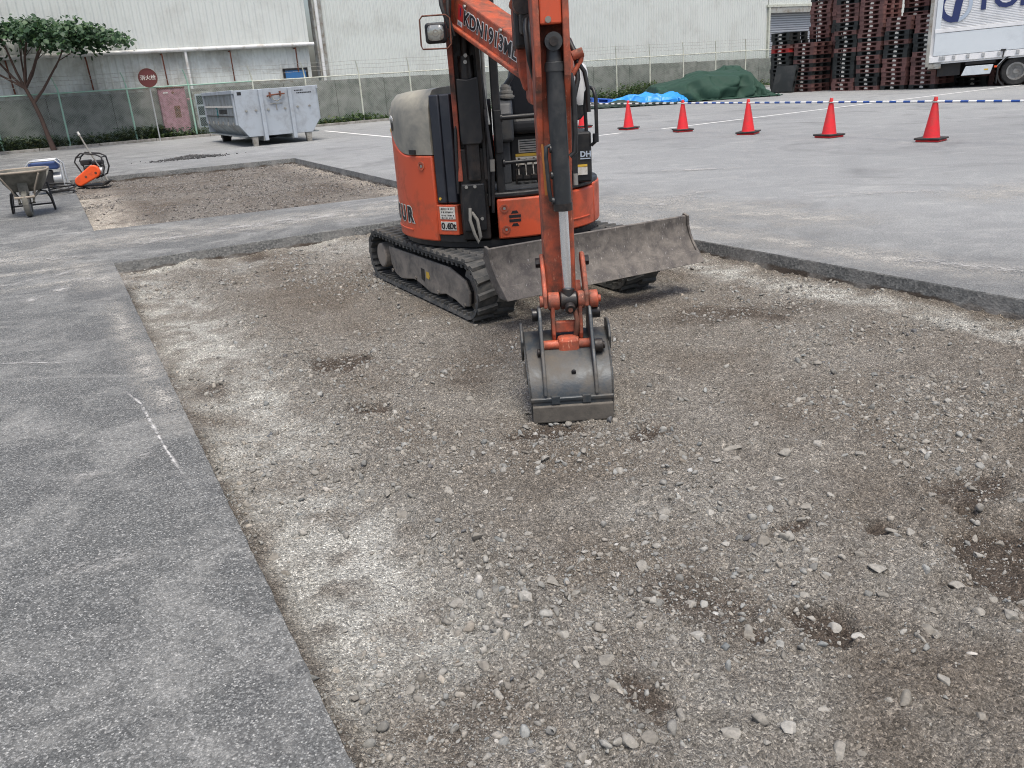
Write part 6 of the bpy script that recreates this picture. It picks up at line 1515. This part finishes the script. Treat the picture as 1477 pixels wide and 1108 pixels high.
    mb = MB(); mb.tube([(.255, 4.035, 1.135), (.235, 4.03, 1.13), (.232, 4.03, 1.08), (.240, 4.03, .93), (.246, 4.03, .885), (.265, 4.035, .875)], .0105, 8); P('feed_pipe', mb, M['cyl'], parent=bc, smooth=60)
    for z in (1.12, 1.0, .88):
        mb = MB(); mb.cyl((.25, 4.03, z), (.275, 4.033, z), .018, n=10); P('pipe_clamp', mb, M['cyl'], parent=bc, smooth=40)
    mb = MB(); mb.tube([(.335, 4.03, 1.45), (.362, 4.03, 1.44), (.372, 4.03, 1.38), (.374, 4.03, 1.18), (.370, 4.03, 1.10), (.345, 4.03, 1.08)], .0125, 8); P('hose', mb, M['black_hose'], parent=bc, smooth=60)
    mb = MB(); mb.tube([(.37, 4.2, 1.60), (.40, 4.15, 1.53), (.403, 4.12, 1.42), (.37, 4.1, 1.30)], .012, 8); P('hose', mb, M['black_hose'], smooth=60)
    mb = MB(); mb.cyl((.38, 4.12, 1.52), (.43, 4.12, 1.535), .022, n=12); mb.tube([(.38, 4.12, 1.44), (.42, 4.12, 1.50), (.425, 4.12, 1.53)], .012, 8); P('hose_fitting', mb, M['orange_worn'], smooth=50)
    mb = MB(); mb.tube([(.40, 4.12, 1.50), (.435, 4.12, 1.45), (.447, 4.12, 1.38), (.449, 4.12, 1.27)], .010, 8); P('hose', mb, M['black_hose'], smooth=60)
    # --- linkage
    ZP, YP = .395, 4.005
    for x0, x1 in ((.182, .203), (.385, .408)):
        mb = MB(); mb.prism([(YP - .035, ZP - .03), (YP + .03, ZP - .04), (4.10, ZP + .05), (4.21, ZP + .155), (4.20, ZP + .20), (4.15, ZP + .205), (4.05, ZP + .12), (YP - .03, ZP + .03)], (x0, 0, 0), (0, 1, 0), (0, 0, 1), (x1 - x0, 0, 0)); P('side_link', mb, M['orange_worn'], bevel=.008)
    for xx in (.172, .418):
        mb = MB(); mb.cyl((xx - .012, 4.17, ZP + .16), (xx + .012, 4.17, ZP + .16), .026, n=8); P('pivot_bolt', mb, M['grease'])
    for x0, x1 in ((.205, .262), (.352, .385), (.408, .452)):
        mb = MB(); mb.cyl((x0, YP, ZP), (x1, YP, ZP), .044, n=24); P('pin_sleeve', mb, M['orange_worn'], smooth=40, bevel=.006)
    for x0, x1, r_ in ((.165, .182, .028), (.452, .466, .018)):
        mb = MB(); mb.cyl((x0, YP, ZP), (x1, YP, ZP), r_, n=16); P('link_pin', mb, M['orange_worn'], smooth=40)
    mb = MB(); mb.cyl((.266, YP, ZP), (.348, YP, ZP), .046, n=22); mb.cyl((.307, YP, ZP + .06), (.307, YP - .01, ZP), .032, n=18); P('rod_eye', mb, M['grease'], smooth=40, bevel=.006)
    mb = MB(); mb.cyl((.309, YP - .045, ZP - .02), (.310, YP - .075, ZP - .03), .026, n=18); P('eye_cap', mb, M['grease'], smooth=40, bevel=.004)
    mb = MB(); mb.cyl((.310, YP - .078, ZP - .031), (.310, YP - .076, ZP - .031), .012, n=12); P('eye_screw', mb, M['rust'])
    # bucket link plates down to the bucket ears
    for x0, x1 in ((.216, .236), (.352, .372)):
        mb = MB(); mb.prism([(YP - .04, ZP + .0), (YP - .035, ZP - .06), (YP - .045, ZP - .16), (YP - .02, ZP - .235), (YP + .04, ZP - .235), (YP + .05, ZP - .12), (YP + .045, ZP)], (x0, 0, 0), (0, 1, 0), (0, 0, 1), (x1 - x0, 0, 0)); P('bucket_link', mb, M['orange_worn'], bevel=.008)
    mb = MB(); mb.bx(.236, .352, YP - .035, YP + .0, ZP - .155, ZP - .10); P('link_plate', mb, M['orange_worn'], bevel=.006)
    mb = MB(); mb.bx(.240, .350, YP - .085, YP + .0, ZP - .265, ZP - .17); P('ear_block', mb, M['orange_worn'], bevel=.02)
    mb = MB(); mb.tube([(.335, YP - .02, ZP - .05), (.343, YP - .05, ZP - .09), (.338, YP - .045, ZP - .15), (.330, YP - .03, ZP - .19)], .013, 8); P('safety_hook', mb, M['rust'], smooth=60)
    # --- bucket
    def bx_(z): k = min(1, max(0, (z + .15) / .47)); return (.094 - .030 * k, .482 + .018 * k)
    oprof = [(3.790, -.150), (3.765, -.146), (3.745, -.10), (3.741, -.055), (3.750, .0), (3.775, .05), (3.815, .093), (3.865, .130), (3.92, .160), (3.975, .185), (4.03, .205), (4.09, .222)]
    mb = MB(); rows = []
    for yy, z in oprof:
        x0, x1 = bx_(z); rows.append([V(x0, yy, z), V(x1, yy, z)])
    inner = [(yy + .016, z - (.006 if z > .1 else 0)) for yy, z in oprof]
    for yy, z in inner[::-1]:
        x0, x1 = bx_(z); rows.append([V(x0, yy, z), V(x1, yy, z)])
    rows.append([Vector(p) for p in rows[0]])
    mb.sweep(rows); bk = P('bucket', mb, M['bucket'], smooth=50)
    for e in (0, 1):
        vs = []
        side_poly = [(3.785, -.150)] + oprof[1:] + [(4.115, .205), (4.11, .10), (4.03, -.04), (3.90, -.12)]
        m_ = MB(); lo_, hi_ = [], []
        for yy, z in side_poly:
            x = bx_(z)[e]; lo_.append(V(x - (.004 if e == 0 else -.004), yy, z)); hi_.append(V(x + (.012 if e == 0 else -.012), yy, z))
        n_ = len(side_poly); m_.add(lo_ + hi_, [tuple(range(n_)), tuple(range(n_, 2 * n_))[::-1]] + [(i, (i + 1) % n_, n_ + (i + 1) % n_, n_ + i) for i in range(n_)])
        P('bucket_side', m_, M['bucket'], parent=bk, bevel=.004)
        # raised lip plate along the upper side edge
        x = bx_(.22)[e]; m_ = MB(); m_.prism([(3.96, .205), (4.00, .255), (4.05, .275), (4.13, .26), (4.14, .10), (4.07, .07), (3.97, .15)], (x - (.012 if e == 0 else -.0), 0, 0), (0, 1, 0), (0, 0, 1), (.014, 0, 0)); P('side_plate', m_, M['bucket'], parent=bk, bevel=.005)
    # wear strips at the base of the back
    for z0_, z1_, yy, mt in ((-.152, -.052, 3.7325, 'bucket_mud'), (-.047, -.012, 3.7365, 'bucket')):
        x0, x1 = bx_(z0_); mb = MB(); mb.prism([(yy + .022, z0_), (yy, z0_ + .012), (yy - .002, z1_ - .006), (yy + .010, z1_)], (x0 - .002, 0, 0), (0, 1, 0), (0, 0, 1), (x1 - x0 + .004, 0, 0)); P('wear_strip', mb, M[mt], parent=bk, bevel=.004)
    for xx in (.185, .335):
        mb = MB(); mb.bx(xx, xx + .042, 3.7335, 3.750, -.049, -.008); P('wear_block', mb, M['bucket'], parent=bk, bevel=.003)
    # ears running down the back
    for xx, dx in ((.150, -.0), (.398, .0)):
        ear = [(3.733, -.005), (3.745, .035), (3.768, .085), (3.805, .135), (3.845, .185), (3.885, .25), (3.935, .335), (3.975, .372), (4.05, .365), (4.09, .31), (4.09, .20), (3.97, .17), (3.87, .12), (3.79, .055), (3.757, .0)]
        mb = MB(); mb.prism(ear, (xx, 0, 0), (0, 1, 0), (0, 0, 1), (.018, 0, 0)); P('ear', mb, M['bucket'], parent=bk, bevel=.005)
    for x0, x1 in ((.122, .150), (.416, .462)):
        mb = MB(); mb.cyl((x0, 4.02, .325), (x1, 4.02, .325), .032, n=18); P('bucket_pin', mb, M['grease'], parent=bk, smooth=40, bevel=.004)
    for x0, x1, rr in ((.135, .150, .020), (.416, .458, .034), (.458, .470, .018)):
        mb = MB(); mb.cyl((x0, 3.90, .185 if x0 > .3 else .165), (x1, 3.90, .185 if x0 > .3 else .165), rr, n=18); P('bucket_pin', mb, M['grease'], parent=bk, smooth=40, bevel=.004)
    mb = MB(); mb.cyl((.168, 3.95, .185), (.398, 3.95, .185), .024, n=16); P('cross_pin', mb, M['orange_worn'], parent=bk, smooth=40)
    mb = MB(); mb.cyl((.303, 3.797, .085), (.303, 3.81, .090), .011, n=12); P('drain_hole', mb, M['ink'], parent=bk)
    mb = MB(); mb.cyl((.075, 3.95, .02), (.102, 3.95, .02), .035, n=14); mb.prism([(3.90, .035), (3.95, .10), (3.97, .03)], (.062, 0, 0), (0, 1, 0), (0, 0, 1), (.02, 0, 0)); P('side_cutter', mb, M['bucket_mud'], parent=bk, bevel=.004)
    for k in range(4):
        x = .12 + k * .105; mb = MB(); mb.prism([(3.80, -.15), (3.84, -.175), (3.87, -.15), (3.86, -.12)], (x, 0, 0), (0, 1, 0), (0, 0, 1), (.05, 0, 0)); P('tooth', mb, M['bucket_mud'], parent=bk)
    # --- work lamp on the boom
    lx, lz, ly = -.330, 1.738, 5.70
    mb = MB(); mb.bx(lx - .068, lx + .068, ly, ly + .07, lz - .062, lz + .062); wl_ = P('work_lamp', mb, M['black'], bevel=.022, seg=3)
    mb = MB(); n = 24
    mb.sweep([[(lx + s_ * math.copysign(abs(math.cos(6.28318 * i / n)) ** .55, math.cos(6.28318 * i / n)), ly - d_, lz + s_ * .92 * math.copysign(abs(math.sin(6.28318 * i / n)) ** .55, math.sin(6.28318 * i / n))) for i in range(n)] for s_, d_ in ((.052, .001), (.050, .008), (.03, .013), (.004, .014))], True)
    P('lens', mb, M['lens'], parent=wl_, smooth=60)
    mb = MB(); mb.ring((lx, ly - .013, lz), (0, 1, 0), .020, .012, .004, 20); P('reflector', mb, M['hose'], parent=wl_, smooth=40)
    gd = [(lx - .088, lz - .092), (lx + .07, lz - .096), (lx + .095, lz - .07), (lx + .095, lz + .08), (lx + .07, lz + .10), (lx - .075, lz + .10), (lx - .092, lz + .08), (lx - .096, lz - .07)]
    mb = MB(); mb.tube([(x, ly - .02, z) for x, z in gd], .0055, 6, True); P('lamp_guard', mb, M['rust'], parent=wl_, smooth=60)
    mb = MB(); mb.beam((lx + .06, ly + .04, lz), (-.24, 5.90, lz), .03, .05); mb.beam((lx + .09, ly - .02, lz - .06), (-.24, 5.88, lz - .05), .012, .012); P('lamp_bracket', mb, M['black'], parent=wl_)
    return t
excavator()
def helmet():
    c = V(.648, 6.55, 1.36); t = thing('hard_hat', c - V(0, 0, .19), 'white hard hat hanging beside the excavator seat', 'helmet')
    sh = Vector(t.location); n = 28
    prof = [(.0, .150), (.03, .146), (.058, .128), (.072, .09), (.076, .03), (.076, -.04), (.070, -.10), (.058, -.135)]
    mb = MB(); rows = []
    for r, z in prof: rows.append([c + V(r * .9 * math.cos(6.28318 * i / n), r * 1.1 * math.sin(6.28318 * i / n), z * 1.05) for i in range(n)])
    mb.sweep(rows, True); mb.obj('shell', M['white'], None, smooth=60, shift=sh).parent = t
    mb = MB(); mb.prism([(-.065, -.12), (.06, -.12), (.045, -.19), (.0, -.24), (-.06, -.26)], c + V(0, -.06, 0), (1, 0, 0), (0, 0, 1), (0, .1, 0)); mb.obj('strap', M['black'], None, bevel=.01, shift=sh).parent = t
    mb = MB(); mb.tube([c + V(.02, -.088, .12), c + V(.045, -.09, .06), c + V(.055, -.085, -.02), c + V(.055, -.083, -.06)], .008, 6); mb.obj('chin_strap', M['ink'], None, shift=sh).parent = t
helmet()
